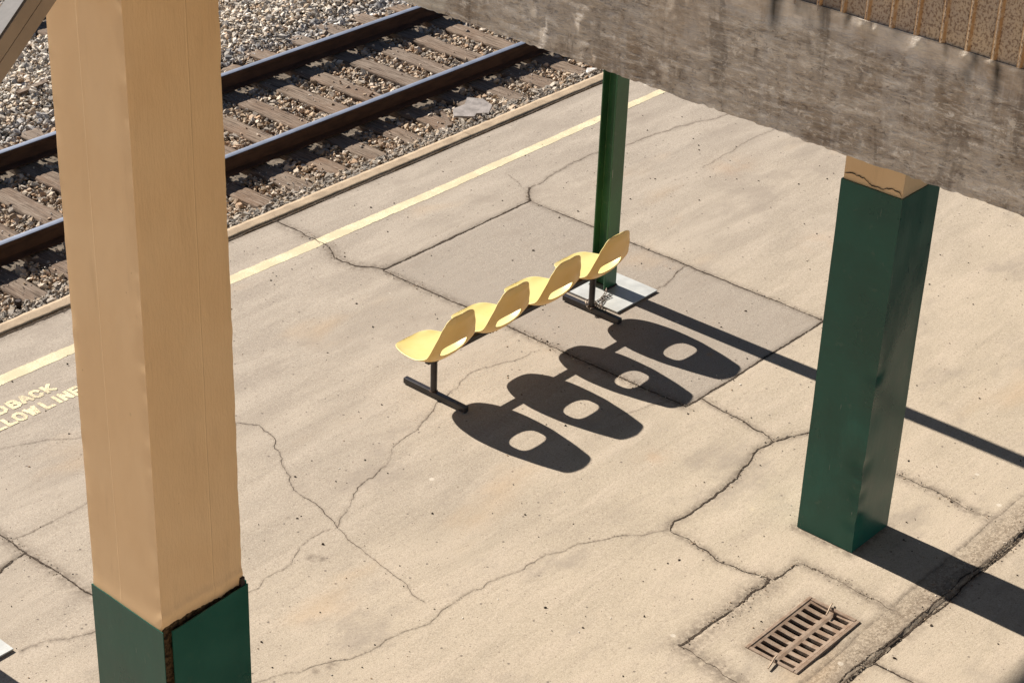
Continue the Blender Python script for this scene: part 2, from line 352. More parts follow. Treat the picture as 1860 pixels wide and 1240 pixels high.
class MB:
    """collects solids (world coordinates), builds one mesh object"""
    def __init__(s): s.bm = bmesh.new()
    def box(s, x0, x1, y0, y1, z0, z1, bev=0.0, seg=2):
        m = Matrix.Translation(((x0+x1)/2, (y0+y1)/2, (z0+z1)/2)) @ Matrix.Diagonal((x1-x0, y1-y0, z1-z0, 1))
        vs = bmesh.ops.create_cube(s.bm, size=1, matrix=m)['verts']
        if bev:
            es = list({e for v in vs for e in v.link_edges})
            bmesh.ops.bevel(s.bm, geom=es, offset=bev, segments=seg, affect='EDGES', profile=0.5)
        return s
    def prism(s, prof, a, b, frame, bev=0):
        """closed 2-D profile swept from a to b; frame = (u, v) axes"""
        u, v = Vector(frame[0]), Vector(frame[1]); A, B = Vector(a), Vector(b)
        va = [s.bm.verts.new(A+u*p+v*q) for p, q in prof]; vb = [s.bm.verts.new(B+u*p+v*q) for p, q in prof]
        n = len(prof)
        s.bm.faces.new(va[::-1]); s.bm.faces.new(vb)
        for i in range(n): s.bm.faces.new((va[i], va[(i+1) % n], vb[(i+1) % n], vb[i]))
        return s
    def tube(s, pts, rad, seg=10, caps=True):
        pts = [Vector(p) for p in pts]; rads = rad if isinstance(rad, (list, tuple)) else [rad]*len(pts)
        rings = []; up = None
        for i, p in enumerate(pts):
            t = (pts[min(i+1, len(pts)-1)]-pts[max(i-1, 0)]).normalized()
            if up is None: up = t.orthogonal().normalized()
            up = (up-t*up.dot(t)).normalized(); q = t.cross(up)
            rings.append([s.bm.verts.new(p+(up*math.cos(2*math.pi*k/seg)+q*math.sin(2*math.pi*k/seg))*rads[i]) for k in range(seg)])
        for a, b in zip(rings[:-1], rings[1:]):
            for k in range(seg): s.bm.faces.new((a[k], a[(k+1) % seg], b[(k+1) % seg], b[k]))
        if caps: s.bm.faces.new(rings[0][::-1]); s.bm.faces.new(rings[-1])
        return s
    def build(s, name, mat, parent=None, loc=None, smooth=False):
        bmesh.ops.recalc_face_normals(s.bm, faces=s.bm.faces[:])
        L = Vector(loc) if loc is not None else (WL[parent.name] if parent is not None else Vector((0, 0, 0)))
        bmesh.ops.translate(s.bm, verts=s.bm.verts[:], vec=-L)
        me = bpy.data.meshes.new(name); s.bm.to_mesh(me); s.bm.free(); me.materials.append(mat)
        if smooth:
            me.polygons.foreach_set('use_smooth', [True]*len(me.polygons))
            me.set_sharp_from_angle(angle=R(35))
        return link(bpy.data.objects.new(name, me), parent, L)
def np_obj(name, V, F, mats, parent=None, loc=None, **kw):
    L = Vector(loc) if loc is not None else (WL[parent.name] if parent is not None else Vector((0, 0, 0)))
    me = np_mesh(name, np.asarray(V, float)-np.array(L), F, mats, **kw)
    return link(bpy.data.objects.new(name, me), parent, L)
def sharp(o, a=40):
    o.data.set_sharp_from_angle(angle=R(a)); return o
def rough_box(x0, x1, y0, y1, z0, z1, res, disp):
    """gridded box surface; disp(P, N) -> displaced P; shared vertices welded by rounding"""
    Vs, Fs, Ns, n = [], [], [], 0
    def face(o, u, v, nrm):
        nonlocal n
        lu, lv = np.linalg.norm(u), np.linalg.norm(v)
        a, b = max(1, int(round(lu/res))), max(1, int(round(lv/res)))
        I, J = np.meshgrid(np.linspace(0, 1, a+1), np.linspace(0, 1, b+1), indexing='ij')
        P = o+I[..., None]*u+J[..., None]*v
        Vs.append(P.reshape(-1, 3)); Ns.append(np.tile(nrm, ((a+1)*(b+1), 1)))
        id_ = np.arange((a+1)*(b+1)).reshape(a+1, b+1)+n
        Fs.append(np.stack([id_[:-1, :-1], id_[1:, :-1], id_[1:, 1:], id_[:-1, 1:]], -1).reshape(-1, 4)); n += (a+1)*(b+1)
    X, Y, Z = np.array([x1-x0, 0, 0.]), np.array([0, y1-y0, 0.]), np.array([0, 0, z1-z0]); o = np.array([x0, y0, z0])
    face(o, X, Z, (0, -1., 0)); face(o+Y, Z, X, (0, 1., 0)); face(o, Z, Y, (-1., 0, 0)); face(o+X, Y, Z, (1., 0, 0)); face(o, Y, X, (0, 0, -1.)); face(o+Z, X, Y, (0, 0, 1.))
    V, N, F = np.concatenate(Vs), np.concatenate(Ns), np.concatenate(Fs)
    key = np.round(V/1e-5).astype(np.int64); _, inv = np.unique(key, axis=0, return_inverse=True); inv = inv.ravel()
    m = inv.max()+1; V2 = np.zeros((m, 3)); N2 = np.zeros((m, 3)); V2[inv] = V; np.add.at(N2, inv, N)
    N2 /= np.linalg.norm(N2, axis=1, keepdims=True)
    return disp(V2, N2), inv[F], V2, N2

# ------------------------------------------------------------------ ground sheet and ballast bed
np_obj('ground', [(-300, -300, -0.72), (300, -300, -0.72), (300, 300, -0.72), (-300, 300, -0.72)], [(0, 1, 2, 3)], [MAT['earth']])['kind'] = 'structure'

# ------------------------------------------------------------------ platform with joints, cracks and dirt
CR = {  # name: (points, width, jitter, dip, dirt width)
'kerbjoint': ([(4, 11.03), (7.67, 11.03), (9.5, 11.04), (10.64, 11.04), (12.92, 11.05), (17, 11.05)], .026, .006, 0, .05),
'C1': ([(10.01, 11.03), (10.01, 10.75), (9.99, 10.48), (9.96, 10.35), (9.89, 10.23), (9.89, 10.02), (10.03, 9.80)], .013, .03, .002, .07),
'J1': ([(10.0, 9.80), (10.67, 9.80), (11.21, 9.81), (11.79, 9.81)], .017, .003, .006, .02),
'C2': ([(11.79, 9.81), (11.91, 9.93), (11.99, 9.98), (12.3, 10.01), (12.71, 10.04), (12.99, 10.03), (13.31, 9.95), (13.74, 9.91), (14.15, 9.83), (14.37, 9.74), (15.5, 9.7)], .006, .02, 0, .02),
'C2b': ([(11.79, 9.81), (11.91, 9.93), (11.99, 9.98)], .016, .02, 0, .03),
'J2': ([(11.79, 9.79), (11.78, 9.21), (11.78, 8.74), (11.78, 8.23), (11.78, 7.69), (11.79, 7.23), (11.78, 6.83)], .010, .008, .002, .04),
'J3': ([(10.0, 9.79), (10.01, 9.36), (10.02, 8.95), (10.02, 8.49), (10.01, 7.84), (10.02, 7.3), (10.02, 6.83)], .012, .01, .003, .06),
'J4': ([(10.02, 6.83), (10.37, 6.825), (10.93, 6.83), (11.78, 6.83)], .013, .005, .004, .02),
'C3a': ([(10.2, 6.82), (10.16, 6.62), (10.14, 6.37), (10.09, 6.12), (10.24, 6.06), (10.36, 6.0)], .012, .03, .002, .04),
'C3': ([(10.09, 6.12), (9.88, 6.13), (9.61, 6.06), (9.28, 6.02), (9.03, 6.01), (8.84, 6.03), (8.73, 5.98), (8.74, 5.84), (8.72, 5.67), (8.68, 5.58), (8.7, 5.39), (8.75, 5.23)], .011, .03, .004, .04),
'C4': ([(8.75, 5.23), (8.65, 5.2), (8.45, 5.21), (8.13, 5.22), (7.91, 5.22), (7.83, 5.23)], .016, .018, .006, .09),
'C4b': ([(7.83, 5.23), (7.83, 5.12), (7.82, 4.95), (7.79, 4.84), (7.78, 4.6)], .007, .03, .002, .09),
'C5': ([(8.76, 5.2), (8.87, 5.19), (9.02, 5.19)], .011, .02, .003, .03),
'C5b': ([(9.02, 5.19), (9.03, 5.03), (9.01, 4.74), (9.01, 4.5)], .006, .03, 0, .05),
'J5': ([(5, 4.34), (8.21, 4.335), (8.44, 4.34), (9.14, 4.315), (9.74, 4.31), (10.3, 4.31), (14, 4.30)], .011, .014, .007, .05),
'J5b': ([(8.0, 4.36), (8.44, 4.365), (9.14, 4.345), (9.74, 4.34), (10.5, 4.335)], .010, .02, .0, .05),
'gut': ([(5, 4.5), (8.12, 4.5), (9.03, 4.52), (9.7, 4.53), (10.3, 4.54), (14, 4.53)], .003, .01, .002, .02),
'J6': ([(8.51, 4.31), (8.52, 4.0), (8.52, 2.0)], .014, .008, .005, .04),
'C6': ([(10.33, 5.29), (10.33, 5.14), (10.32, 4.84), (10.31, 4.56)], .008, .02, .002, .06),
'C8': ([(7.69, 8.92), (7.77, 8.79), (7.73, 8.61), (7.61, 8.41), (7.51, 8.26), (7.41, 8.09), (7.37, 7.86), (7.32, 7.64), (7.28, 7.53)], .0075, .03, 0, .012),
'C8b': ([(7.28, 7.53), (7.23, 7.34), (7.18, 7.05), (7.15, 6.79), (7.1, 6.6)], .0045, .03, 0, .01),
'C9': ([(7.28, 7.53), (7.43, 7.61), (7.69, 7.76), (8.0, 7.81), (8.25, 7.95), (8.51, 7.99), (8.82, 8.11), (9.0, 8.15)], .006, .03, 0, .012),
'C9b': ([(9.0, 8.15), (9.32, 8.23), (9.64, 8.13), (9.91, 8.09)], .0035, .03, 0, .01),
'C10': ([(6.4, 7.42), (6.59, 7.46), (6.93, 7.52), (7.1, 7.56), (7.28, 7.53)], .0035, .03, 0, .01),
'C11': ([(5.7, 6.8), (5.94, 6.75), (6.19, 6.65), (6.42, 6.53), (6.68, 6.51), (6.97, 6.43), (7.09, 6.46), (7.35, 6.47), (7.68, 6.41), (7.98, 6.39), (8.24, 6.29), (8.48, 6.17), (8.73, 5.99)], .0045, .03, 0, .012),
'C12': ([(5.77, 9.6), (5.77, 8.98), (5.76, 8.73), (5.77, 8.44), (5.77, 8.07), (5.77, 7.61), (5.77, 6.5)], .011, .012, .003, .06),
'C13': ([(5.78, 8.89), (5.93, 8.86), (6.08, 8.87), (6.21, 8.87), (6.37, 8.88), (6.97, 8.83), (7.69, 8.92)], .006, .03, 0, .012),
'C14': ([(5.2, 8.6), (5.54, 8.67), (5.67, 8.71), (5.77, 8.72)], .02, .03, .006, .03),
'C15': ([(6.3, 9.85), (6.36, 9.79), (6.56, 9.7), (6.83, 9.52), (7.2, 9.4)], .0035, .03, 0, .01),
'C16': ([(5.16, 7.95), (5.28, 7.93), (5.38, 7.87), (5.52, 7.8), (5.75, 7.75)], .005, .04, 0, .02),
'C18': ([(11.24, 8.06), (11.43, 8.06), (11.59, 8.11), (11.78, 8.13)], .007, .03, 0, .015),
'C21': ([(12.05, 10.31), (12.0, 10.13), (11.92, 9.94)], .003, .03, 0, .01),
'C22': ([(13.4, 9.17), (13.61, 9.19), (13.86, 9.19), (14.26, 9.23), (14.9, 9.2)], .003, .03, 0, .01),
'C23': ([(9.6, 7.1), (9.85, 7.02), (10.02, 6.95)], .003, .03, 0, .01),
}
def subdivide(pts, jit, step=0.012, seed=0, wdth=.01):
    rg = np.random.default_rng(seed); P = np.array(pts, float)
    while True:
        seg = np.linalg.norm(np.diff(P, axis=0), axis=1)
        if seg.max() < step*1.6: break
        Q = [P[0]]
        for a, b, l in zip(P[:-1], P[1:], seg):
            if l > step*1.6:
                t = (b-a)/l; n = np.array([-t[1], t[0]])
                Q.append((a+b)/2+n*rg.normal()*min(l, 0.22)*jit*(1.6 if wdth > .008 else 2.0))
            Q.append(b)
        P = np.array(Q)
    return P
LINES = {k: subdivide(v[0], v[2], seed=i+3, wdth=v[1]) for i, (k, v) in enumerate(CR.items())}
xs = np.r_[np.arange(-14, 4.4, .6), np.arange(4.4, 15.2, .015), np.arange(15.2, 40, .6)]
ys = np.r_[np.arange(-12, 3.2, .6), np.arange(3.2, 11.02, .015), [11.02]]
nx, ny = len(xs), len(ys)
GX, GY = np.meshgrid(xs, ys, indexing='ij')
dirt = np.zeros((nx, ny)); dip = np.zeros((nx, ny))
for k, P in LINES.items():
    _, wd, _, dp, dw = CR[k]
    for q in P[::2]:
        i0, i1 = np.searchsorted(xs, [q[0]-3*dw-.02, q[0]+3*dw+.02]); j0, j1 = np.searchsorted(ys, [q[1]-3*dw-.02, q[1]+3*dw+.02])
        if i1 <= i0 or j1 <= j0: continue
        r2_ = (GX[i0:i1, j0:j1]-q[0])**2+(GY[i0:i1, j0:j1]-q[1])**2
        dirt[i0:i1, j0:j1] = np.maximum(dirt[i0:i1, j0:j1], np.exp(-r2_/dw**2))
        if dp: dip[i0:i1, j0:j1] = np.maximum(dip[i0:i1, j0:j1], dp*np.exp(-r2_/.022**2))
wob = .03*fbm(GX*3, GY*3, 0, 3, 5)
slab = ((GX > 10.01) & (GX < 11.785) & (GY > 6.83) & (GY < 9.80)).astype(float)
agg = np.clip(1-np.abs(GY-4.425-wob*.4)/.105, 0, 1)**.5
drain_area = np.clip(1.3-np.maximum(np.abs(GX-8.43)/.5, np.abs(GY-4.75)/.36)-wob*6, 0, 1)*.8
agg = np.maximum(agg, drain_area*np.clip(.35+fbm(GX*5, GY*5, 0, 3, 9), 0, 1))
dirt = np.maximum(dirt, .55*np.exp(-((np.maximum(np.abs(GX-8.43)-.34, np.abs(GY-4.755)-.185))/.05)**2))
for cx, cy, hw, hh in ((9.54, 5.21, .215, .205), (4.07, 5.17, .21, .21)):
    dirt = np.maximum(dirt, 1.0*np.exp(-(np.maximum(np.maximum(np.abs(GX-cx)-hw, np.abs(GY-cy)-hh), 0)/.045)**2))
for bx, by, br in ((6.94, 7.41, .035), (6.98, 7.36, .03), (6.3, 6.58, .04), (6.2, 6.6, .025), (7.14, 7.83, .012), (9.89, 10.12, .07), (9.93, 9.98, .06)):
    dirt = np.maximum(dirt, 1.1*np.exp(-((GX-bx)**2+(GY-by)**2)/br**2))
ostain = np.zeros((nx, ny)); pstain = np.zeros((nx, ny))
for bx, by, br in ((11.67, 8.22, .055), (10.75, 7.15, .03), (12.9, 7.6, .16), (9.35, 6.6, .12), (13.6, 9.0, .2)): ostain = np.maximum(ostain, (1.0 if br < .1 else .35)*np.exp(-((GX-bx)**2+(GY-by)**2*1.6)/br**2)*np.clip(.6+.8*fbm(GX*9, GY*9, 0, 3, 3), 0, 1))
for bx, by, br in ((7.33, 5.07, .05), (7.41, 5.10, .03), (7.27, 5.13, .035), (7.2, 5.0, .02), (9.6, 5.9, .02), (9.3, 5.75, .018)): pstain = np.maximum(pstain, np.exp(-((GX-bx)**2+(GY-by)**2)/br**2)*np.clip(.7+fbm(GX*30, GY*30, 0, 3, 3), 0, 1))
GZ = .003*fbm(GX*1.3, GY*1.3, 0, 3, 2)-.004-dip - .006*agg
GZ[:, ys < 4.33] -= .012
V = np.stack([GX, GY, GZ], -1).reshape(-1, 3)
idx = np.arange(nx*ny).reshape(nx, ny)
F = np.stack([idx[:-1, :-1], idx[1:, :-1], idx[1:, 1:], idx[:-1, 1:]], -1).reshape(-1, 4)
fc = V[F].mean(1)
hole = (fc[:, 0] > 8.10) & (fc[:, 0] < 8.76) & (fc[:, 1] > 4.575) & (fc[:, 1] < 4.935)
F = F[~hole]
# crack fillings: jagged ribbons just proud of the slab, second material of the same mesh
def zat(x, y):
    i = np.clip(np.searchsorted(xs, x), 1, nx-1); j = np.clip(np.searchsorted(ys, y), 1, ny-1)
    return np.maximum(np.maximum(GZ[i, j], GZ[i-1, j]), np.maximum(GZ[i, j-1], GZ[i-1, j-1]))
RV, RF, RM, nv = [], [], [], len(V)
for si, (k, P) in enumerate(LINES.items()):
    wd = CR[k][1]; n = len(P); s_ = np.arange(n)
    T = np.gradient(P, axis=0); T /= np.linalg.norm(T, axis=1, keepdims=True)+1e-9; N = np.stack([-T[:, 1], T[:, 0]], 1)
    def wdt(sd): return (wd if wd > .008 else wd*.55)/2*np.clip(.8+.75*fbm(s_*.09, sd, si, 2, 31)+.75*vnoise(s_*.9, sd, si, 17), .12, 2.4)
    a = wdt(1.5)*np.clip(2.2+2.2*vnoise(s_*.025, 0, si, 77)+(1 if wd > .008 else 0), .15, 1); b = wdt(8.5)*np.clip(2.2+2.2*vnoise(s_*.025, 0, si, 77)+(1 if wd > .008 else 0), .15, 1)
    jj = (.0022*vnoise(s_*.55, 3, si, 91)+.0035*fbm(s_*.17, 5, si, 2, 93))*min(1, wd/.006)
    P = P+N*jj[:, None]; L, Rr = P+N*a[:, None], P-N*b[:, None]
    zz = zat(P[:, 0], P[:, 1])+.0022
    RV.append(np.c_[L, zz]); RV.append(np.c_[Rr, zz])
    i0 = nv+np.arange(n-1); RF.append(np.stack([i0, i0+n, i0+n+1, i0+1], 1)); nv += 2*n; RM += [1 if wd > .0072 else 2]*(n-1)
RV = np.concatenate(RV); RF = np.concatenate(RF)
# front face of the slab behind the kerb
nV = len(V)+len(RV); bot = np.array([[xs[0], 11.02, -.7], [xs[-1], 11.02, -.7], [xs[0], 11.02, GZ[0, -1]], [xs[-1], 11.02, GZ[-1, -1]]])
Fall = np.concatenate([F, RF, [[nV, nV+1, nV+3, nV+2]]])
Vall = np.concatenate([V, RV, bot]); pad = np.zeros(len(RV)+4)
platform = np_obj('platform', Vall, Fall, [MAT['conc'], MAT['crack'], MAT['hair']], smooth=True,
    fmat=np.r_[np.zeros(len(F)), RM, [0]],
    attrs={'dirt': np.r_[dirt.ravel(), pad], 'slab': np.r_[slab.ravel(), pad], 'agg': np.r_[agg.ravel(), pad], 'ostain': np.r_[ostain.ravel(), pad], 'pstain': np.r_[pstain.ravel(), pad]})
platform['kind'] = 'structure'

# yellow safety line: a worn paint film with ragged edges
lx = np.arange(2, 20, .012); e = .004*fbm(lx*9, 0, 0, 4, 3)+.0035*vnoise(lx*70, 0, 0, 8)
y0 = 10.452+.012*np.sin(lx*.9+1)+e; y1 = 10.565-.03*np.clip((lx-10)/4, 0, 1)+.012*np.sin(lx*.9+1)+.004*fbm(lx*9, 5, 0, 4, 13)+.0035*vnoise(lx*70, 4, 0, 18)
z0 = zat(lx, (y0+y1)/2)+.0014; n = len(lx)
LV = np.concatenate([np.c_[lx, y0, z0], np.c_[lx, y1, z0]]); i0 = np.arange(n-1)
np_obj('safety_line', LV, np.stack([i0, i0+1, i0+n+1, i0+n], 1), [MAT['line']], platform)

# stencilled lettering behind the line
GL = {'D': [[(0, 0), (0, 1), (.4, 1), (.65, .75), (.65, .25), (.4, 0), (0, 0)]], 'B': [[(0, 0), (0, 1), (.42, 1), (.6, .86), (.6, .64), (.42, .52), (.1, .52)], [(.42, .52), (.65, .36), (.65, .14), (.45, 0), (0, 0)]],
 'A': [[(0, 0), (.3, 1), (.4, 1), (.7, 0)], [(.16, .34), (.54, .34)]], 'C': [[(.66, .74), (.5, 1), (.18, 1), (0, .78), (0, .22), (.18, 0), (.5, 0), (.66, .26)]],
 'K': [[(0, 0), (0, 1)], [(.62, 1), (.12, .48), (.66, 0)]], 'L': [[(0, 1), (0, 0), (.6, 0)]], 'O': [[(.2, 0), (0, .22), (0, .78), (.2, 1), (.46, 1), (.66, .78), (.66, .22), (.46, 0), (.2, 0)]],
 'W': [[(0, 1), (.18, 0), (.38, .8), (.58, 0), (.76, 1)]], 'I': [[(.1, 0), (.1, 1)]], 'N': [[(0, 0), (0, 1), (.6, 0), (.6, 1)]], 'E': [[(.6, 1), (0, 1), (0, 0), (.6, 0)], [(0, .5), (.5, .5)]]}
LT = MB()
def letter(ch, x, y, h, wsc=.094, th=.029):
    zz = float(zat(np.array([x+.03]), np.array([y+.04]))[0])+.0024
    for pl in GL[ch]:
        for (a, b) in zip(pl[:-1], pl[1:]):
            p = Vector((x+a[0]*wsc, y+a[1]*h)); q = Vector((x+b[0]*wsc, y+b[1]*h)); t = (q-p).normalized(); nn = Vector((-t.y, t.x))*th/2
            p2, q2 = p-t*th*.35, q+t*th*.35
            zz += .00004
            LT.bm.faces.new([LT.bm.verts.new((c.x+random.uniform(-.0012, .0012), c.y+random.uniform(-.0012, .0012), zz)) for c in (p2-nn, q2-nn, q2+nn, p2+nn)])
for ch, x in (('D', 6.625), ('B', 6.735), ('A', 6.83), ('C', 6.925), ('K', 7.03)): letter(ch, x, 10.150, .085)
for ch, x in (('L', 6.49), ('L', 6.585), ('O', 6.665), ('W', 6.765), ('L', 6.895), ('I', 7.0), ('N', 7.055), ('E', 7.15)): letter(ch, x, 9.985, .09)
LT.build('painted_lettering', MAT['letter'], platform)

# kerb: one run of concrete in two castings
def kerb_disp(V, N):
    e = np.exp(-((V[:, 2]-0)/.03)**2)
    return V+N*(.0022*fbm(V[:, 0]*12, V[:, 1]*12, V[:, 2]*12, 3, 4)*(.5+e))[:, None]
kparts = []; nvv = 0
for (a, b) in ((4.0, 12.44), (12.452, 17.0)):
    KV, KF, _, _ = rough_box(a, b, 11.06, 11.19, -.7, .002, .03, kerb_disp); kparts.append((KV, KF+nvv)); nvv += len(KV)
ko = np_obj('kerb', np.concatenate([k[0] for k in kparts]), np.concatenate([k[1] for k in kparts]), [MAT['kerb']], smooth=True); ko['kind'] = 'structure'

# ------------------------------------------------------------------ ballast
def bedz(y):
    return np.interp(y, [11.1, 11.55, 11.95, 12.6, 14.1, 14.7, 15.2, 16.2, 17.0, 18.5, 40], [-.10, -.235, -.40, -.425, -.425, -.415, -.39, -.40, -.44, -.44, -.44])
by = np.r_[np.arange(11.1, 19, .3), 40]; bx = np.array([-20, 60.])
BV = np.array([(x, y, bedz(y)-.03) for x in bx for y in by]); nb_ = len(by); i0 = np.arange(nb_-1)
bo = np_obj('ballast_bed', BV, np.stack([i0, i0+nb_, i0+nb_+1, i0+1], 1), [MAT['bed']]); bo['kind'] = 'structure'
def stone_shapes(n, seed):
    rg = random.Random(seed); out = []
    for _ in range(n):
        bm = bmesh.new()
        for i in range(13):
            v = Vector((rg.gauss(0, 1), rg.gauss(0, 1), rg.gauss(0, 1))).normalized()
            v *= rg.uniform(.75, 1.05); bm.verts.new((v.x*rg.uniform(.85, 1.15), v.y*.82, v.z*.62))
        res = bmesh.ops.convex_hull(bm, input=bm.verts[:])
        bmesh.ops.delete(bm, geom=[v for v in bm.verts if not v.link_faces], context='VERTS')
        bmesh.ops.triangulate(bm, faces=bm.faces[:]); bm.verts.index_update()
        out.append((np.array([v.co[:] for v in bm.verts]), np.array([[v.index for v in f_.verts] for f_ in bm.faces]))); bm.free()
    return out
SH = stone_shapes(14, 3)
def scatter(name, P, size, col, mat, tilt=1.0, seed=1):
    rg = np.random.default_rng(seed); n = len(P); which = rg.integers(0, len(SH), n)
    az = rg.uniform(0, 2*np.pi, n); tx, ty = rg.normal(0, .45*tilt, n), rg.normal(0, .45*tilt, n)
    ca, sa = np.cos(az), np.sin(az); z_ = np.zeros(n); o_ = np.ones(n)
    Rz = np.stack([ca, -sa, z_, sa, ca, z_, z_, z_, o_], 1).reshape(n, 3, 3)
    Rx = np.stack([o_, z_, z_, z_, np.cos(tx), -np.sin(tx), z_, np.sin(tx), np.cos(tx)], 1).reshape(n, 3, 3)
    Ry = np.stack([np.cos(ty), z_, np.sin(ty), z_, o_, z_, -np.sin(ty), z_, np.cos(ty)], 1).reshape(n, 3, 3)
    RR = Rx@Ry@Rz; str_ = rg.uniform(.75, 1.3, (n, 3))
    VV, FF, CC, off = [], [], [], 0
    for k, (sv, sf) in enumerate(SH):
        ii = np.where(which == k)[0]
        if not len(ii): continue
        vv = np.einsum('nij,nvj->nvi', RR[ii], sv[None]*str_[ii][:, None, :])*size[ii][:, None, None]+P[ii][:, None, :]
        VV.append(vv.reshape(-1, 3)); FF.append((sf[None]+(np.arange(len(ii))*len(sv))[:, None, None]+off).reshape(-1, 3))
        CC.append(np.repeat(col[ii], len(sv), 0)); off += len(ii)*len(sv)
    o = np_obj(name, np.concatenate(VV), np.concatenate(FF), [mat], cols={'stone_colour': np.concatenate(CC)})
    o['kind'] = 'stuff'; return o
TIE_X = [6.3, 6.78, 7.26, 7.75, 8.24, 8.72, 9.22, 9.70, 10.20, 10.70, 11.18, 11.67, 12.15, 12.66, 13.10, 13.67, 14.15, 14.61, 15.13, 15.62]
PAL = np.array([(.46, .42, .37), (.40, .355, .30), (.36, .29, .21), (.22, .21, .20), (.56, .52, .47), (.34, .235, .15), (.30, .28, .26), (.44, .34, .25)])
def palette(n, wts, rg):
    wts = np.array(wts, float); c = PAL[rg.choice(len(PAL), n, p=wts/wts.sum())]
    c = c*.72+c.mean(1, keepdims=True)*.28
    return np.minimum(c*rg.uniform(.8, 1.4, (n, 1)), .8)
rg = np.random.default_rng(11); pitch = .043
px, py = np.meshgrid(np.arange(5.5, 16.6, pitch), np.arange(11.2, 19.2, pitch), indexing='ij')
px = px.ravel()+rg.uniform(-.02, .02, px.size); py = py.ravel()+rg.uniform(-.02, .02, py.size)
keep = (px > 6.0+.75*(py-11)) & (px+py < 30.2)
px, py = px[keep], py[keep]
def build_ballast():
    P, S, K = [], [], []
    for layer in range(2):
        jx, jy = px+rg.uniform(-.02, .02, px.size), py+rg.uniform(-.02, .02, px.size)
        s = np.clip(rg.lognormal(math.log(.0262), .36, px.size), .012, .06)
        s = np.where(jy < 11.75, s*.85, s)
        z = bedz(jy)-.012+layer*rg.uniform(.0, .03, px.size)+.012*fbm(jx*2.5, jy*2.5, 0, 2, 3)
        # heap beyond the far sleeper ends
        z = z+.02*np.exp(-((jy-15.3)/.35)**2)
        P.append(np.c_[jx, jy, z]); S.append(s); K.append(np.full(px.size, layer))
    P, S, K = np.concatenate(P), np.concatenate(S), np.concatenate(K)
    # keep the sleeper tops nearly clear
    tx = np.array(TIE_X); dx = np.abs(P[:, 0][:, None]-tx[None]).min(1)
    on = (dx < .118) & (P[:, 1] > 11.90) & (P[:, 1] < 14.62)
    on2 = (np.abs((P[:, 0]-.2) % .5-.25) < .118) & (P[:, 1] > 16.4)
    railz = (np.abs(P[:, 1]-12.605) < .09) | (np.abs(P[:, 1]-14.085) < .09) | (np.abs(P[:, 1]-17.0) < .09)
    drop = (on | on2 | railz) & ~((rg.uniform(size=len(P)) < .02) & ~railz)
    hi = on & ~drop
    P[hi, 2] = -.385; S[hi] *= .6
    P, S = P[~drop], S[~drop]
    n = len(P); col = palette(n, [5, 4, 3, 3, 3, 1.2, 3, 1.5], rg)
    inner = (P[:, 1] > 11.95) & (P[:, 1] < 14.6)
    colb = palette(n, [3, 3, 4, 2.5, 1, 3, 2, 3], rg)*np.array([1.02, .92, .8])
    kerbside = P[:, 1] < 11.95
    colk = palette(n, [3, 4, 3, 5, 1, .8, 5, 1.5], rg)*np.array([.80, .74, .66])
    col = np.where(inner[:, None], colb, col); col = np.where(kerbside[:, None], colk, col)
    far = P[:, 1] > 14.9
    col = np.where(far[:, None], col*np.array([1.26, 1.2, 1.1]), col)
    # fine chips lying between and on the sleepers
    m = 9000; fx = rg.uniform(6, 16, m); fy = rg.uniform(11.25, 14.7, m)
    dxf = np.abs(fx[:, None]-tx[None]).min(1)
    dens = fbm(fx*1.7, fy*1.7, 0, 3, 41)
    ok = (dens > .12) & (np.abs(fy-12.605) > .08) & (np.abs(fy-14.085) > .08); fx, fy, dxf = fx[ok], fy[ok], dxf[ok]
    fz = np.where((dxf < .115) & (fy > 11.95), -.384, bedz(fy)+.03)
    fs = rg.uniform(.004, .010, len(fx))
    P = np.concatenate([P, np.c_[fx, fy, fz]]); S = np.r_[S, fs]; col = np.concatenate([col, palette(len(fx), [3, 3, 1, 4, 2, .5, 4, 1], rg)])
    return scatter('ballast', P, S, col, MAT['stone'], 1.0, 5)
ballast = build_ballast(); tag(ballast, 'loose crushed stone ballast around the rails and sleepers', 'ballast')
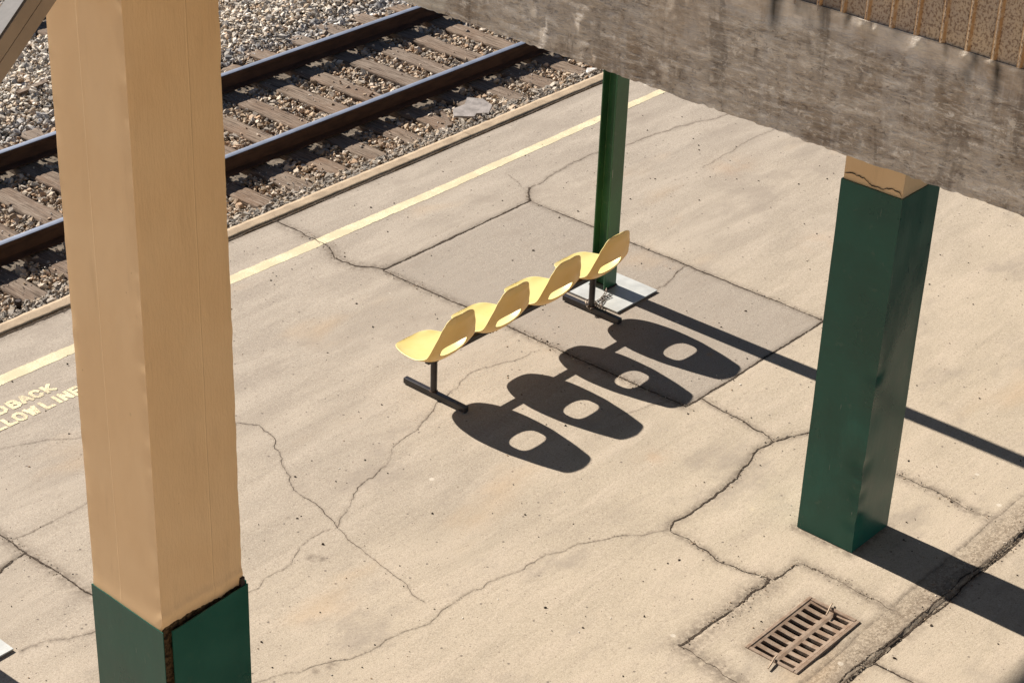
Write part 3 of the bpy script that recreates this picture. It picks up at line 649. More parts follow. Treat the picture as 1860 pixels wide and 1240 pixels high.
def build_grit():
    P, S, Cc = [], [], []
    rg = np.random.default_rng(23)
    for k, L in LINES.items():
        wd, dw = CR[k][1], CR[k][4]
        if dw < .03: continue
        m = int(len(L)*(2.2 if dw > .045 else .9)); q = L[rg.integers(0, len(L), m)]
        ok = fbm(q[:, 0]*2.2, q[:, 1]*2.2, 0, 2, 55) > -.15; q = q[ok]
        p = q+rg.normal(0, dw*.45, q.shape); ok = (p[:, 0] > 4.4) & (p[:, 0] < 15.2) & (p[:, 1] > 3.2) & (p[:, 1] < 11.0); p = p[ok]
        P.append(p); S.append(np.clip(rg.lognormal(math.log(.0033), .45, len(p)), .0015, .010)); Cc.append(palette(len(p), [3, 3, 4, 3, 3, 2, 2, 3], rg)*np.array([.8, .72, .62]))
    m = 900; p = np.c_[rg.uniform(4.6, 15, m), rg.uniform(3.4, 10.95, m)]
    P.append(p); S.append(np.clip(rg.lognormal(math.log(.0045), .45, m), .002, .012))
    t = rg.uniform(size=(m, 1)); Cc.append(np.where(t < .68, np.array([.045, .032, .024]), np.where(t < .85, np.array([.62, .57, .5]), np.array([.3, .2, .12])))*rg.uniform(.7, 1.2, (m, 1)))
    m = 110; P.append(np.c_[rng.uniform(4.6, 15, m), rng.uniform(3.4, 10.95, m)]); S.append(rng.uniform(.006, .014, m)); Cc.append(np.tile([.05, .035, .025], (m, 1))*rng.uniform(.6, 1.6, (m, 1)))
    p = np.concatenate(P); z = zat(p[:, 0], p[:, 1])+.002
    inh = (p[:, 0] > 8.08) & (p[:, 0] < 8.78) & (p[:, 1] > 4.56) & (p[:, 1] < 4.95); S = np.concatenate(S); Cc = np.concatenate(Cc)
    o = scatter('platform_grit', np.c_[p, z][~inh], S[~inh], Cc[~inh], MAT['grit'], .5, 9)
    tag(o, 'scattered grit and crumbs along the platform cracks', 'grit')
build_grit()

# ------------------------------------------------------------------ sleepers, rails
def sleeper_mesh(seed, n0, n1, split):
    """local: length along y from n0 to n1, top at z 0"""
    rg = np.random.default_rng(seed); W = .112
    def disp(V, N):
        V = V.copy(); x, y, z = V.T
        ends = np.minimum(y-n0, n1-y); k = np.exp(-ends/.12)
        V[:, 0] += .006*fbm(y*2, seed, z*5, 3, seed)+N[:, 0]*.006*fbm(y*9, x*20, z*20, 3, seed+1)
        edge = np.clip(1-(W-np.abs(x))/.03, 0, 1)
        V[:, 2] += -.006*edge**2*(1+.8*fbm(y*6, x, 0, 3, seed+2)) + .0035*fbm(x*60, y*3, 0, 3, seed+3)*(N[:, 2] > .2)
        V[:, 2] -= (N[:, 2] > .2)*k*(.008+.012*np.clip(vnoise(x*28, 0, 0, seed+4), 0, 1))
        if split:
            V[:, 2] -= (N[:, 2] > .2)*.03*np.exp(-((x-.03*np.sin(y*4+seed))/.012)**2)*np.clip(1-(y-n0)/.55, 0, 1)
        V[:, 1] += N[:, 1]*.02*fbm(x*22, z*14, seed, 3, seed+5)
        return V
    V, F, _, _ = rough_box(-W, W, n0, n1, -.17, 0, .02, disp)
    return np_mesh('sleeper', V, F, [MAT['wood']], smooth=True)
plate_me = None
def tie_plate(parent, x, y, zt):
    global plate_me
    if plate_me is None:
        b = MB(); b.box(-.09, .09, -.17, .17, .0, .018, .003, 1)
        for sx in (-.06, .06):
            for sy in (-.1, .1): b.box(sx-.011, sx+.011, sy-.011, sy+.011, .018, .05, .003, 1)
        o = b.build('tie_plate', MAT['railrust'], parent, (x, y, zt)); plate_me = o.data
    else:
        o = link(bpy.data.objects.new('tie_plate', plate_me), parent, (x, y, zt))
names_vis = {}
def sleeper(x, ymid, ends, seed, label, group, plates=(), split=False, rot=0.0):
    me = sleeper_mesh(seed, ends[0]-ymid, ends[1]-ymid, split)
    o = link(bpy.data.objects.new('railway_sleeper', me), None, (x, ymid, -.39)); o.rotation_euler.z = rot
    tag(o, label, 'sleeper', group)
    for y in plates: tie_plate(o, x, y, -.39)
ORD = ['first', 'second', 'third', 'fourth', 'fifth', 'sixth', 'seventh', 'eighth', 'ninth', 'tenth', 'eleventh', 'twelfth']
rs = random.Random(5)
for i, x in enumerate(TIE_X):
    e0 = 11.78+rs.uniform(-.1, .16); e1 = 14.66+rs.uniform(-.08, .2)
    if x > 10.1 and x < 15.5:
        lab = 'weathered timber sleeper under the near track, %s one to the right of the tan column' % ORD[sum(1 for t in TIE_X if 10.1 < t < x)]
    elif 7.6 < x < 10.1: lab = 'weathered timber sleeper under the near track, %s one to the left of the tan column' % ORD[sum(1 for t in TIE_X if x < t < 10.1)]
    else: lab = 'weathered timber sleeper under the near track, beyond the picture edge'
    sleeper(x+rs.uniform(-.015, .015), 13.34, (e0, e1), 100+i*7, lab, 'timber sleepers of the near track', (12.605, 14.085), rs.random() < .55, rs.uniform(-.008, .008))
for i, x in enumerate(np.arange(9.95, 14.0, .5)):
    lab = 'weathered timber sleeper of the far track by the tan brace' if 11.6 < x < 12.1 else 'weathered timber sleeper of the far track behind the tan column'
    sleeper(float(x), 17.75, (16.42, 19.05), 300+i*5, lab, 'timber sleepers of the far track', (17.0,))
def rail(yc, label, zt=-.2, x0=-8, x1=32):
    t = empty('steel_rail', (x0, yc, zt-.17)); tag(t, label, 'rail', 'steel rails of the tracks')
    h = .17; prof = [(-.070, 0), (.070, 0), (.070, .011), (.012, .028), (.009, .05), (.009, .118), (.033, .132), (.036, .137), (.036, .160), (.033, .167), (.026, .1695),
            (-.026, .1695), (-.033, .167), (-.036, .160), (-.036, .137), (-.033, .132), (-.009, .118), (-.009, .05), (-.012, .028), (-.070, .011)]
    b = MB(); b.prism(prof, (x0, yc, zt-h), (x1, yc, zt-h), ((0, 1, 0), (0, 0, 1))); b.build('rail_body', MAT['railrust'], t, smooth=True)
    b = MB(); b.prism([(-.0325, .1655), (-.030, .1690), (-.022, .1712), (0, .172), (.022, .1712), (.030, .1690), (.0325, .1655)], (x0, yc, zt-h), (x1, yc, zt-h), ((0, 1, 0), (0, 0, 1))); b.build('running_surface', MAT['polished'], t, smooth=True)
rail(12.605, 'rusty steel rail nearest the platform with a polished blue grey top')
rail(14.085, 'rusty steel rail of the near track, farther one from the platform')
rail(17.005, 'rusty steel rail of the far track, seen at the top left corner')

# odd things on the ballast
def plank():
    b = MB(); pts = [(13.15, 11.93), (13.24, 12.03), (13.40, 12.02), (13.52, 12.1), (13.62, 11.98), (13.60, 11.84), (13.46, 11.76), (13.36, 11.83), (13.30, 11.80)]
    b.prism([(p[0]-13.35, p[1]-11.9) for p in pts], (13.35, 11.9, -.300), (13.35, 11.9, -.280), ((1, 0, .04), (0, 1, .12)))
    o = b.build('broken_board', MAT['ply'], None, (13.35, 11.9, -.345)); tag(o, 'flat broken grey board lying on the ballast beside the kerb', 'board')
    b = MB(); b.prism([(-.02, -.012), (.02, -.012), (.02, .012), (-.02, .012)], (12.98, 11.83, -.31), (13.16, 12.09, -.30), ((.8, -.6, 0), (0, 0, 1)))
    o = b.build('wood_splinter', MAT['wood'], None, (12.98, 11.83, -.33)); tag(o, 'reddish split timber offcut lying beside the broken grey board', 'offcut')
    b = MB(); b.prism([(-.03, -.015), (.03, -.015), (.03, .015), (-.03, .015)], (10.60, 15.36, -.345), (10.97, 15.38, -.33), ((0, 1, 0), (0, 0, 1)))
    o = b.build('timber_offcut', MAT['wood'], None, (10.60, 15.36, -.345)); tag(o, 'dark timber offcut lying on the pale ballast left of the tan column', 'offcut')
plank()
def boulder(loc, s, col, label):
    sv, sf = SH[3]; o = np_obj('large_stone', sv*np.array(s)+np.array(loc), sf, [MAT['stone']], None, loc, cols={'stone_colour': np.tile(col, (len(sv), 1))}); tag(o, label, 'stone')
boulder((14.91, 11.68, -.24), (.085, .05, .06), (.72, .68, .63), 'large whitish stone by the kerb under the beam end')
boulder((12.5, 15.75, -.345), (.075, .07, .07), (.40, .33, .30), 'large brown stone standing proud of the pale ballast')
b = MB(); b.tube([(8.01, 11.87, -.42), (8.01, 11.86, -.30)], .03, 14, False); b.tube([(8.01, 11.86, -.30), (8.01, 11.87, -.42)], .022, 14, True)
tag(b.build('pipe_stub', MAT['iron'], None, (8.01, 11.87, -.42), True), 'short dark pipe stub sticking up beside the kerb', 'pipe')

# ------------------------------------------------------------------ drain grate
dg = tag(empty('drain_grate', (8.43, 4.755, 0)), 'rusty cast iron drain grate set in the platform', 'drain grate')
GX0, GX1, GY0, GY1 = 8.09, 8.77, 4.57, 4.94
b = MB(); o_ = .0; t_ = .026
for (x0, x1, y0, y1) in ((GX0, GX1, GY0, GY0+t_), (GX0, GX1, GY1-t_, GY1), (GX0, GX0+t_, GY0+t_, GY1-t_), (GX1-t_, GX1, GY0+t_, GY1-t_)): b.box(x0, x1, y0, y1, -.05, .004, .004, 1)
b.build('frame', MAT['grate'], dg, smooth=True)
def grating():
    p = .0715; xsA = sorted([GX0+.029]+[v for k in range(9) for v in (8.1085+k*p, 8.1085+k*p+.037)]+[GX1-.029])
    ysA = [GY0+.029, 4.602]+list(np.linspace(4.618, 4.726, 8))+[4.745]+list(np.linspace(4.768, 4.896, 8))+[4.910, GY1-.029]
    V, F = [], []
    for x in xsA:
        for y in ysA:
            u = (y-4.755)/.155; z = -.001-.014*max(0, 1-u*u)+.006*math.exp(-(u/.1)**2)
            shift = .010*(1-((y-4.755)/.16)**2)
            V.append((x+(shift if xsA[0] < x < xsA[-1] else 0), y, z))
    ny_ = len(ysA)
    for i in range(len(xsA)-1):
        for j in range(ny_-1):
            slot = (i % 2 == 1) and (4.617 < ysA[j] and ysA[j+1] < 4.7265 or 4.767 < ysA[j] and ysA[j+1] < 4.8965)
            if slot: continue
            F.append((i*ny_+j, (i+1)*ny_+j, (i+1)*ny_+j+1, i*ny_+j+1))
    o = np_obj('slotted_cover', V, F, [MAT['grate']], dg)
    m = o.modifiers.new('thick', 'SOLIDIFY'); m.thickness = .022; m.offset = -1
grating()
b = MB()
bm = b.bm; a0 = (8.085, 8.775, 4.565, 4.945)
top = [bm.verts.new((x, y, -.052)) for x, y in ((a0[0], a0[2]), (a0[1], a0[2]), (a0[1], a0[3]), (a0[0], a0[3]))]
low = [bm.verts.new((v.co.x, v.co.y, -.6)) for v in top]; bm.faces.new(low)
for i in range(4): bm.faces.new((top[i], top[(i+1) % 4], low[(i+1) % 4], low[i]))
b.build('pit', MAT['pit'], dg)
b = MB(); b.tube([(8.665, 4.752, .012), (8.705, 4.762, .016), (8.745, 4.776, .016), (8.795, 4.792, .010)], [.0045, .006, .006, .004], 6)
tag(b.build('twig', MAT['twig'], None, (8.7, 4.77, 0)), 'pale dry twig lying across the upper end of the drain grate', 'twig')
b = MB(); b.tube([(8.14, 4.748, .010), (8.095, 4.738, .014), (8.05, 4.726, .011), (8.005, 4.716, .008)], [.004, .006, .006, .0045], 6)
tag(b.build('twig', MAT['twig'], None, (8.08, 4.73, 0)), 'dry twig lying at the lower end of the drain grate', 'twig')

# ------------------------------------------------------------------ concrete columns with green sheet casings
def shaft_mesh(x0, x1, y0, y1, z0, z1, seed, res=.02, ragged=0.0):
    def disp(V, N):
        x, y, z = V.T; n_ = (.0016*fbm(x*9, y*9, z*2.2, 3, seed)+.0010*fbm(x*40, y*40, z*14, 2, seed+1))*(.12+.88*np.abs(N[:, 1]))
        cx = np.minimum(np.abs(x-x0), np.abs(x-x1)); cy = np.minimum(np.abs(y-y0), np.abs(y-y1))
        corner = np.exp(-np.maximum(cx, cy)/.012)
        n_ += corner*(-.001+.0022*fbm(z*16, x, y, 4, seed+2))*np.where((x < (x0+x1)/2) & (y > (y0+y1)/2), .5, 1)
        P = V+N*n_[:, None]*np.array([1, 1, 0])
        if ragged:
            k = np.clip(1-(z-z0)/.14, 0, 1)
            P = P+N*np.array([1, 1, 0])*(.004*k)[:, None]*np.exp(-((z-z0-.05)/.05)**2)[:, None]
            low = np.clip(1-(z-z0)/.16, 0, 1); wy = np.where(y < y0+.004, 1.0, np.exp(-(y-y0)/.02)*(x < x0+.01))
            P[:, 2] += low*wy*(.068+ragged*(1.1*fbm(x*13, x*31, 0, 4, seed+4)+.2))
            P[:, 1] += np.where(y < y0+.004, -.004*np.exp(-((z-z0-.05)/.03)**2), 0)
        return P
    V, F, _, _ = rough_box(x0, x1, y0, y1, z0, z1, res, disp); return V, F
# front column
c1 = tag(empty('concrete_column', (4.06, 5.18, 0)), 'tall tan painted concrete column with gaping green sheet panels at its foot', 'column', 'tan columns with green sheet casings')
V, F = shaft_mesh(3.862, 4.276, 4.972, 5.388, 2.43, 7.5, 3, .016, .014); sharp(np_obj('painted_shaft', V, F, [MAT['tan']], c1, smooth=True))
V, F = shaft_mesh(3.869, 4.269, 4.979, 5.381, 0, 2.56, 8, .025); np_obj('bare_core', V, F, [MAT['core']], c1, smooth=True)
def sheet(x0, x1, y0, y1, ztop0, ztop1, along, name, parent, mat, seed, zb=.004):
    """thin upright sheet, its top edge running from ztop0 to ztop1"""
    def disp(V, N):
        V = V.copy(); s = (V[:, 0]-x0)/(x1-x0) if along == 'x' else (V[:, 1]-y0)/(y1-y0)
        top = ztop0+(ztop1-ztop0)*s+.002*vnoise(s*9, 0, 0, seed); V[:, 2] = zb+(V[:, 2]-zb)/(2.465-zb)*(top-zb)
        V += N*np.array([1, 1, 0])*(.0012*fbm(V[:, 0]*3, V[:, 1]*3, V[:, 2]*1.5, 2, seed))[:, None]
        return V
    V, F, _, _ = rough_box(x0, x1, y0, y1, zb, 2.465, .04, disp)
    return np_obj(name, V, F, [mat], parent, smooth=False)
sheet(3.8555, 3.8590, 4.962, 5.398, 2.462, 2.478, 'y', 'sheet_panel', c1, MAT['green'], 2)
sheet(3.897, 4.292, 4.955, 4.960, 2.452, 2.472, 'x', 'sheet_panel', c1, MAT['green'], 5)
sheet(4.284, 4.289, 4.963, 5.398, 2.485, 2.47, 'y', 'sheet_panel', c1, MAT['green'], 6)
sheet(3.86, 4.28, 5.398, 5.403, 2.47, 2.47, 'x', 'sheet_panel', c1, MAT['green'], 7)
b = MB(); b.box(4.262, 4.281, 4.961, 4.975, 2.40, 2.508); b.build('corner_strip', MAT['iron'], c1)
# column in the light
c2 = tag(empty('concrete_column', (9.54, 5.2, 0)), 'tan column cased in dark green sheet metal with a dented lower corner', 'column', 'tan columns with green sheet casings')
V, F = shaft_mesh(9.343, 9.748, 5.008, 5.405, 2.44, 5.3, 13, .03); sharp(np_obj('painted_shaft', V, F, [MAT['tan']], c2, smooth=True))
def dent(V, N):
    V = V.copy(); x, y, z = V.T
    fl = .0025*fbm(x*4, y*4, z*2.0, 2, 71)
    V += N*np.array([1, 1, 0])*fl[:, None]
    for zc, amp, r_ in ((.62, .017, .07), (.42, .010, .05), (.20, .014, .06), (1.28, .010, .05), (1.02, .006, .12), (.08, .008, .04)):
        d2 = ((x-9.331)**2+(y-5.0)**2)/(r_*1.1)**2+(z-zc)**2/r_**2
        V += np.stack([np.exp(-d2)*amp, np.exp(-d2)*amp, 0*x], 1)
    d2 = (y-5.2)**2/.09**2+(z-.98)**2/.28**2; V[:, 0] += np.where(N[:, 0] < -.5, .004*np.exp(-d2), 0)
    return V
V, F, _, _ = rough_box(9.331, 9.757, 4.998, 5.413, .003, 2.463, .022, dent)
co_ = np_obj('sheet_casing', V, F, [MAT['green']], c2, smooth=True)
co_.data.set_sharp_from_angle(angle=R(40))
# wavy crack in the paint above the casing
P = subdivide([(5.40, 2.50), (5.33, 2.515), (5.25, 2.50), (5.17, 2.485), (5.08, 2.505), (5.01, 2.472)], .06, .012, 4)
n = len(P); hw = .0022+.0022*np.abs(vnoise(np.arange(n)*.3, 0, 0, 3)); hw[0] = hw[-1] = .0006
V = np.concatenate([np.c_[np.full(n, 9.3385), P[:, 0], P[:, 1]-hw], np.c_[np.full(n, 9.3385), P[:, 0], P[:, 1]+hw]]); i0 = np.arange(n-1)
np_obj('paint_crack', V, np.stack([i0, i0+1, i0+n+1, i0+n], 1), [MAT['crack']], c2)

# ------------------------------------------------------------------ green steel posts
def steel_post(x, y, label):
    t = tag(empty('steel_post', (x, y, 0)), label, 'post', 'green steel posts on pale base plates')
    b = MB(); hx, hy, tf, tw = .074, .070, .012, .010
    prof = [(-hx, -hy), (hx, -hy), (hx, -hy+tf), (tw/2, -hy+tf), (tw/2, hy-tf), (hx, hy-tf), (hx, hy), (-hx, hy), (-hx, hy-tf), (-tw/2, hy-tf), (-tw/2, -hy+tf), (-hx, -hy+tf)]
    b.prism(prof, (x, y, .012), (x, y, 5.0), ((1, 0, 0), (0, 1, 0))); ps = b.build('post_shaft', MAT['post'], t); bv = ps.modifiers.new('edge', 'BEVEL'); bv.width = .003; bv.segments = 2; bv.limit_method = 'ANGLE'
    def disp(V, N): return V+N*np.array([0, 0, 1])*(.0015*fbm(V[:, 0]*4, V[:, 1]*4, 0, 2, 6))[:, None]
    V, F, _, _ = rough_box(x-.27, x+.235, y-.355, y+.145, .001, .012, .03, disp); np_obj('base_plate', V, F, [MAT['plate']], t)
    b = MB()
    def weld(pts):
        q = []
        for a, c in zip(pts[:-1], pts[1:]):
            for k in range(8): q.append(Vector(a).lerp(Vector(c), k/8)+Vector((random.uniform(-.003, .003), random.uniform(-.003, .003), random.uniform(-.003, .003))))
        q.append(Vector(pts[-1])); b.tube(q, [random.uniform(.006, .012) for _ in q], 7)
    weld([(x-hx, y-hy-.003, .014), (x+hx, y-hy-.003, .014), (x+hx+.003, y-hy+tf, .014)]); weld([(x-hx, y+hy+.003, .014), (x+hx, y+hy+.003, .014)]); weld([(x, y-hy+tf, .014), (x, y+hy-tf, .014)])
    b.build('weld_bead', MAT['iron'], t, smooth=True)
steel_post(11.020, 8.385, 'green steel post on a pale base plate behind the yellow seats')
steel_post(4.895, 8.34, 'green steel post on a pale base plate, cut off by the left picture edge')

# ------------------------------------------------------------------ bench of four shells
bench = tag(empty('seat_row', (9.755, 8.19, 0)), 'row of four yellow moulded plastic seats on a dark steel frame', 'bench')
ST = np.array([(0.002, 8.475, .352, 8.475, .352), (.075, 8.473, .355, 8.474, .351), (.13, 8.455, .362, 8.464, .348), (.172, 8.41, .373, 8.43, .343), (.205, 8.334, .376, 8.37, .339), (.225, 8.243, .383, 8.27, .3365),
 (.235, 8.167, .395, 8.18, .336), (.2355, 8.102, .419, 8.11, .347), (.232, 8.063, .446, 8.075, .371), (.225, 8.037, .492, 8.045, .415), (.206, 8.019, .55, 8.024, .485), (.187, 8.0, .607, 8.006, .56),
 (.166, 7.989, .658, 7.988, .63), (.150, 7.978, .690, 7.970, .683), (.137, 7.972, .716, 7.963, .711), (.114, 7.969, .734, 7.959, .732), (.072, 7.966, .744, 7.957, .744), (.002, 7.962, .748, 7.957, .748)])
def catmull(A, m):
    n = len(A); t = np.linspace(0, n-1, m); i = np.clip(t.astype(int), 0, n-2); u = (t-i)[:, None]
    p0, p1, p2, p3 = A[np.maximum(i-1, 0)], A[i], A[i+1], A[np.minimum(i+2, n-1)]
    return .5*(2*p1+(p2-p0)*u+(2*p0-5*p1+4*p2-p3)*u**2+(3*p1-p0-3*p2+p3)*u**3)
def shell():
    rows, cols = 130, 61; S = catmull(ST, rows); bk_ = np.clip((S[:, 4]-.40)/.1, 0, 1)*np.clip((.748-S[:, 4])/.05, 0, 1); S[:, 3] -= .014*bk_; t = np.linspace(-1, 1, cols); a = np.abs(t)**2.4
    w_ = np.maximum(S[:, 0], .001); X = w_[:, None]*t[None]
    Y = S[:, 3][:, None]+(S[:, 1]-S[:, 3])[:, None]*a; Z = S[:, 4][:, None]+(S[:, 2]-S[:, 4])[:, None]*a
    # rolled rim
    rim = np.clip((np.abs(t)-.93)/.07, 0, 1)**2
    V = np.stack([X, Y, Z], -1).reshape(-1, 3)
    id_ = np.arange(rows*cols).reshape(rows, cols)
    F = np.stack([id_[:-1, :-1], id_[1:, :-1], id_[1:, 1:], id_[:-1, 1:]], -1).reshape(-1, 4)
    hx, hz, zc = .131, .051, .459
    def fr(P):
        n_ = np.where(P[:, 2] > zc, 4.0, 2.3)
        return np.abs(P[:, 0]/hx)**n_+np.abs((P[:, 2]-zc)/hz)**n_
    back = V[:, 1] < 8.085
    inside = (fr(V) < 1) & back
    drop = inside[F].any(1); keepF = F[~drop]
    bnd = np.unique(F[drop]); bnd = bnd[~inside[bnd]]; bnd = np.intersect1d(bnd, np.unique(keepF))
    src = V.copy(); bk = np.where(back)[0]
    for v in bnd:
        p = V[v].copy(); k = fr(p[None])[0]
        lo, hi = 0.3, 1.0
        for _ in range(24):
            m_ = (lo+hi)/2; q = np.array([p[0]*m_, p[1], zc+(p[2]-zc)*m_])
            if fr(q[None])[0] > 1: hi = m_
            else: lo = m_
        q = np.array([p[0]*lo, 0, zc+(p[2]-zc)*lo])
        d2 = (src[bk, 0]-q[0])**2+(src[bk, 2]-q[2])**2; nn = np.argsort(d2)[:4]; wt = 1/(d2[nn]+1e-7)
        q[1] = (src[bk[nn], 1]*wt).sum()/wt.sum(); V[v] = q
    used = np.unique(keepF); re = -np.ones(len(V), int); re[used] = np.arange(len(used))
    return V[used], re[keepF]
SV, SF = shell()
shell_me = np_mesh('seat_shell', SV-np.array([0, 8.19, .335]), SF, [MAT['plastic']], smooth=True)
for i in range(4):
    cx = 8.895+i*.574
    o = link(bpy.data.objects.new('seat_shell', shell_me), bench, (cx, 8.19, .335))
    m = o.modifiers.new('thick', 'SOLIDIFY'); m.thickness = .0065; m.offset = 0
    bo_ = MB(); bo_.box(cx-.07, cx+.07, 8.165, 8.215, .3332, .337)
    br = bo_.build('seat_bracket', MAT['frame'], o)
    bl = MB()
    for (ax, ay) in ((-.105, 8.10), (-.085, 8.095)): 
        bl.tube([(cx+ax, ay, .352), (cx+ax, ay, .360)], .006, 10)
    bl.build('bolt', MAT['iron'], o)
MB().box(8.80, 10.70, 8.170, 8.210, .293, .333, .004).build('crossbeam', MAT['frame'], bench)
for lx_, (fy0, fy1) in ((8.875, (7.873, 8.468)), (10.632, (7.905, 8.462))):
    b = MB(); b.tube([(lx_, 8.19, .045), (lx_, 8.19, .2925)], .0245, 20); leg = b.build('leg', MAT['frame'], bench, smooth=True)
    b = MB(); b.tube([(lx_, 8.19, .047), (lx_, 8.19, .054)], [.031, .026], 20); b.build('weld_collar', MAT['railrust'], leg, smooth=True)
    MB().box(lx_-.020, lx_+.020, fy0, fy1, .003, .048, .004).build('foot_bar', MAT['frame'], bench)

# chain from the seat leg to the post
chain = tag(empty('security_chain', (10.72, 8.21, .02)), 'rusty chain looped round the seat leg and the green post base', 'chain')
def chain_path(pts, start=0):
    pts = [Vector(p) for p in pts]; L = .030; out = []; acc = 0; k = start
    for a, c in zip(pts[:-1], pts[1:]):
        seg = (c-a).length; tdir = (c-a).normalized()
        while acc < seg:
            out.append((a+tdir*acc, tdir, k)); k += 1; acc += L
        acc -= seg
    return out
def torus_link(p, t, k):
    b = MB(); side = t.cross(Vector((0, 0, 1)));
    if side.length < .1: side = Vector((1, 0, 0))
    side.normalize(); n_ = side if k % 2 else t.cross(side)
    ang = random.uniform(-.3, .3); q2 = t.cross(n_); n_ = (n_*math.cos(ang)+q2*math.sin(ang)).normalized()
    pts = []
    for i in range(13):
        a = 2*math.pi*i/12; pts.append(p+t*(.0115*math.copysign(abs(math.cos(a))**.7, math.cos(a))+(.0075 if math.cos(a) > 0 else -.0075))+n_*.0095*math.sin(a))
    b.tube(pts, .0028, 6, False); b.build('link', MAT['chain'], chain, smooth=True)
lk = []
ring = [(10.632+.038*math.cos(a), 8.19+.038*math.sin(a), .062+.02*math.sin(a+.5)) for a in np.linspace(-.4, 2*math.pi-.6, 12)]
lk += chain_path(ring)
lk += chain_path([(10.665, 8.185, .055), (10.70, 8.225, .022), (10.76, 8.235, .020), (10.83, 8.245, .022), (10.90, 8.265, .03), (10.945, 8.29, .045)])
lk += chain_path([(10.89, 8.225, .020), (10.86, 8.24, .028), (10.83, 8.235, .024), (10.79, 8.205, .018), (10.755, 8.19, .017), (10.70, 8.15, .017)])
for p, t, k in lk: torus_link(p, t, k)

# ------------------------------------------------------------------ upper concrete beam with rusty sheet above
RIB = .0647
def build_beam():
    y0, y1, z0, z1, x0 = -1.2, 4.95, 5.392, 5.727, 3.80
    yy = np.r_[np.arange(y0, 1.0, .03), np.arange(1.0, y1+.001, .0045)]; zz = np.linspace(0, 1, 76)
    Y, T = np.meshgrid(yy, zz, indexing='ij')
    lowe = z0+.0022*fbm(Y*4, 0, 0, 4, 5)+.0022*fbm(Y*60, 0, 0, 2, 3); topz = z1+.004*fbm(Y*5, 3, 0, 3, 8)-.012*(vnoise(Y*8, 7, 0, 9) > .45)
    Z = lowe+(topz-lowe)*T
    rough = fbm(Y*5, Z*22, 0, 5, 21, .62); lump = fbm(Y*4, Z*5, 0, 3, 33)
    smooth = np.clip(((Z-5.632)/.03)+1.2*fbm(Y*3, Z*6, 0, 3, 44), 0, 1)*np.clip(.5+1.5*vnoise(Y*1.3, 0, 0, 4)+.5, 0, 1)
    smooth = np.maximum(smooth, np.clip(2*(vnoise(Y*2.6, Z*5, 0, 61)-.42), 0, .8))
    X = x0-(.0004*rough+.0005*fbm(Y*8, Z*60, 0, 2, 5))*(1-.75*smooth)-.0003*lump
    for yc, wd, am in ((3.13, .02, .006), (2.98, .03, .004), (2.72, .025, .003)): X = X-am*.7*np.exp(-((Y-yc-.03*fbm(Z*14, yc, 0, 3, 8))/wd)**2)*np.clip(.5+1.2*fbm(Y*16, Z*16, yc, 3, 6), 0, 1)
    dab = np.zeros_like(Y)
    for yc, zc, r_ in ((2.20, 5.722, .022), (2.165, 5.716, .012), (2.05, 5.712, .018), (1.93, 5.72, .009), (1.87, 5.72, .008)):
        q = np.exp(-(((Y-yc)/r_)**2+((Z-zc+.5*np.abs(Y-yc))/(r_*.8))**2)); dab = np.maximum(dab, q)
    X = X-.003*dab*(1+.5*fbm(Y*90, Z*90, 0, 2, 6))
    stain = np.zeros_like(Y); rs_ = np.random.default_rng(3)
    for k in range(60):
        yc = 1.0+k*RIB+.01; s = rs_.random()
        if s < .45: continue
        ln = .02+.11*rs_.random(); wd = .006+.016*rs_.random()
        stain = np.maximum(stain, (.3+.5*rs_.random())*np.exp(-((Y-yc-.004*fbm(Z*30, k, 0, 2))/wd)**2)*np.clip(1-(z1-Z)/ln, 0, 1)**.6)
    stain = np.clip(stain*1.5*np.clip(.75+fbm(Y*30, Z*12, 0, 3, 12), 0, 1.2), 0, .92)
    stain[:, -1] = np.maximum(stain[:, -1], .55)
    pale = ((Y > 3.488+.008*fbm(Z*20, 0, 0, 3)) & (Y < 4.3)).astype(float)*.8
    pale = np.maximum(pale, np.clip(dab*1.6-.6, 0, .45)); stain = stain*(1-np.clip(dab*2, 0, 1))
    V = np.stack([X, Y, Z], -1).reshape(-1, 3); a, b_ = Y.shape; id_ = np.arange(a*b_).reshape(a, b_)
    F = [np.stack([id_[:-1, :-1], id_[:-1, 1:], id_[1:, 1:], id_[1:, :-1]], -1).reshape(-1, 4)]
    n0 = len(V); bk = np.concatenate([np.c_[np.full(a, 4.28), yy, lowe[:, 0]], np.c_[np.full(a, 4.28), yy, topz[:, 0]]]); i = np.arange(a-1)
    F += [np.stack([id_[:-1, 0], id_[1:, 0], n0+i+1, n0+i], 1), np.stack([id_[:-1, -1], n0+a+i, n0+a+i+1, id_[1:, -1]], 1), np.stack([n0+i, n0+i+1, n0+a+i+1, n0+a+i], 1)]
    cap = [[id_[0, k], n0, n0+a, id_[0, k+1]] for k in range(0)]
    pad = np.zeros(len(bk))
    o = np_obj('concrete_beam', np.concatenate([V, bk]), np.concatenate(F), [MAT['beam']], None, (3.80, 2, 5.392), smooth=True,
        attrs={'stain': np.r_[stain.ravel(), pad+.85], 'pale': np.r_[pale.ravel(), pad], 'smooth': np.r_[smooth.ravel()*.75, pad]})
    tag(o, 'rough weathered grey concrete beam crossing above the platform at upper right', 'beam')
    sharp(o, 50)
build_beam()
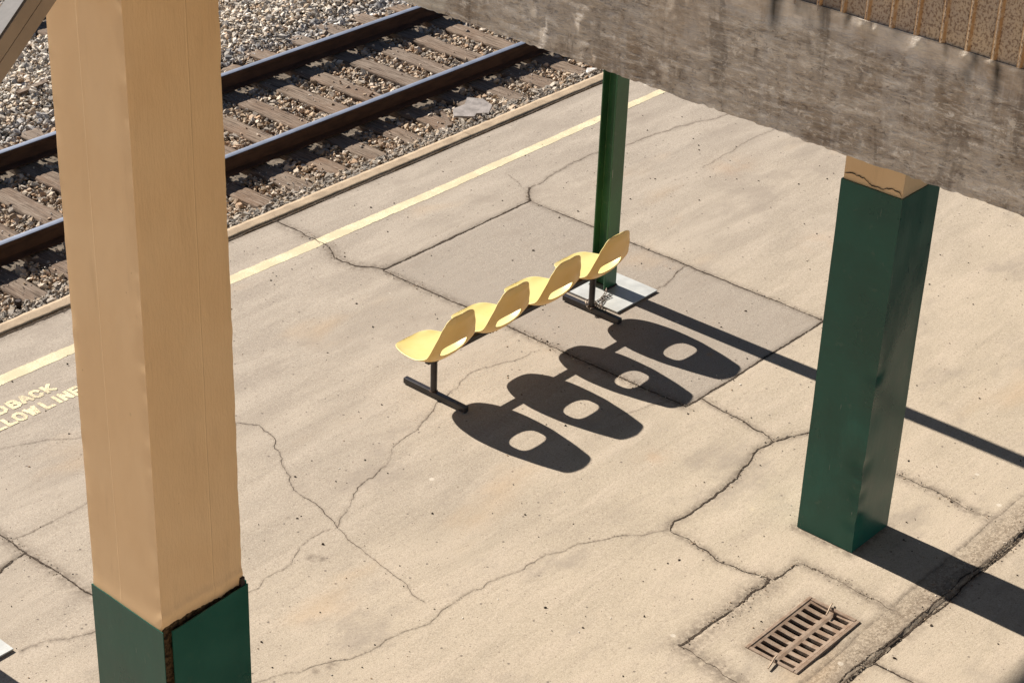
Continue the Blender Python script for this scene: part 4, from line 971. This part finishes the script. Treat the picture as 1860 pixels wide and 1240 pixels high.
def build_sheet():
    prof = []; rib = []
    y = -1.2
    k = 0
    while y < 4.8:
        prof += [(y, 0), (y+.004, 0), (y+.046, 0), (y+.049, 0), (y+.0525, .006), (y+.0565, .0065), (y+.0610, .006)]; rib += [.7, .0, .0, .7, 1, .3, 1]; y += RIB
    # align so that a rib stands at y = 2.01
    sh = (1.934-(-1.2+.057)) % RIB; P = np.array(prof); P[:, 0] += sh
    zz = np.array([5.716, 5.85, 6.15, 6.65]); n = len(P)
    V = np.concatenate([np.c_[3.8065-P[:, 1], P[:, 0]+(.0008*np.sin(P[:, 0]*50)), np.full(n, z)] for z in zz])
    F = np.concatenate([np.stack([np.arange(n-1)+q*n, np.arange(n-1)+(q+1)*n, np.arange(1, n)+(q+1)*n, np.arange(1, n)+q*n], 1) for q in range(3)])
    o = np_obj('corrugated_sheet', V, F, [MAT['rust']], None, (3.8065, 2, 5.73), attrs={'rib': np.tile(rib, 4)})
    m = o.modifiers.new('thick', 'SOLIDIFY'); m.thickness = .002
    tag(o, 'rusty ribbed steel sheet standing on top of the concrete beam', 'sheet')
build_sheet()

# steel brace running down from the front column
br = tag(empty('steel_brace', (3.3, 5.1, 4.7)), 'diagonal tan steel brace meeting the tan column at upper left', 'brace')
a = Vector((3.862, 5.12, 5.215)); dirv = Vector((-.74, 0, -.673)).normalized(); e_ = a+dirv*7.0; up = Vector((-dirv.z, 0, dirv.x)); up = up if up.z > 0 else -up
for off, nm in ((.030, 'brace_channel'), (-.020, 'brace_channel')):
    hh = .0235
    MB().prism([(-.0, -hh), (.075, -hh), (.075, hh), (-.0, hh)], a+up*off, e_+up*off, ((0, 1, 0), up)).build(nm, MAT['brace'], br)
MB().prism([(.004, .0545), (.08, .0545), (.08, .062), (.004, .062)], a, e_, ((0, 1, 0), up)).build('brace_shaded_top', MAT['brace_shade'], br)  # upper strip coloured dark to stand in for shade on the brace
MB().prism([(.012, -.004), (.07, -.004), (.07, .015), (.012, .015)], a, e_, ((0, 1, 0), up)).build('brace_web', MAT['iron'], br)

# canopy over the posts (outside the picture), deepened to cut sky light
cr = MB(); cr.box(4.85, 17, 5.02, 11.1, 5.0, 5.14, .01)
tag(cr.build('canopy_roof', MAT['roof'], None, (11, 9, 5.0)), 'flat canopy roof carried by the green posts above the platform', 'canopy')

fl = MB(); fl.box(4.285, 17, -3.0, 4.93, 5.36, 5.60, .01)  # slab added out of view so less sky light reaches the platform
tag(fl.build('sky_block_slab', MAT['roof'], None, (10, 1, 5.36)), 'unseen floor slab added behind the rough beam to block sky light', 'floor slab')

wl = MB(); wl.box(-16, 2.6, -5.4, -5.0, -.1, 11)  # added wall out of view, bounces sunlight onto the front column
tag(wl.build('bounce_wall', MAT['stucco'], None, (-6, -5.2, 0)), 'unseen stucco wall added behind the viewpoint to bounce sunlight', 'wall')
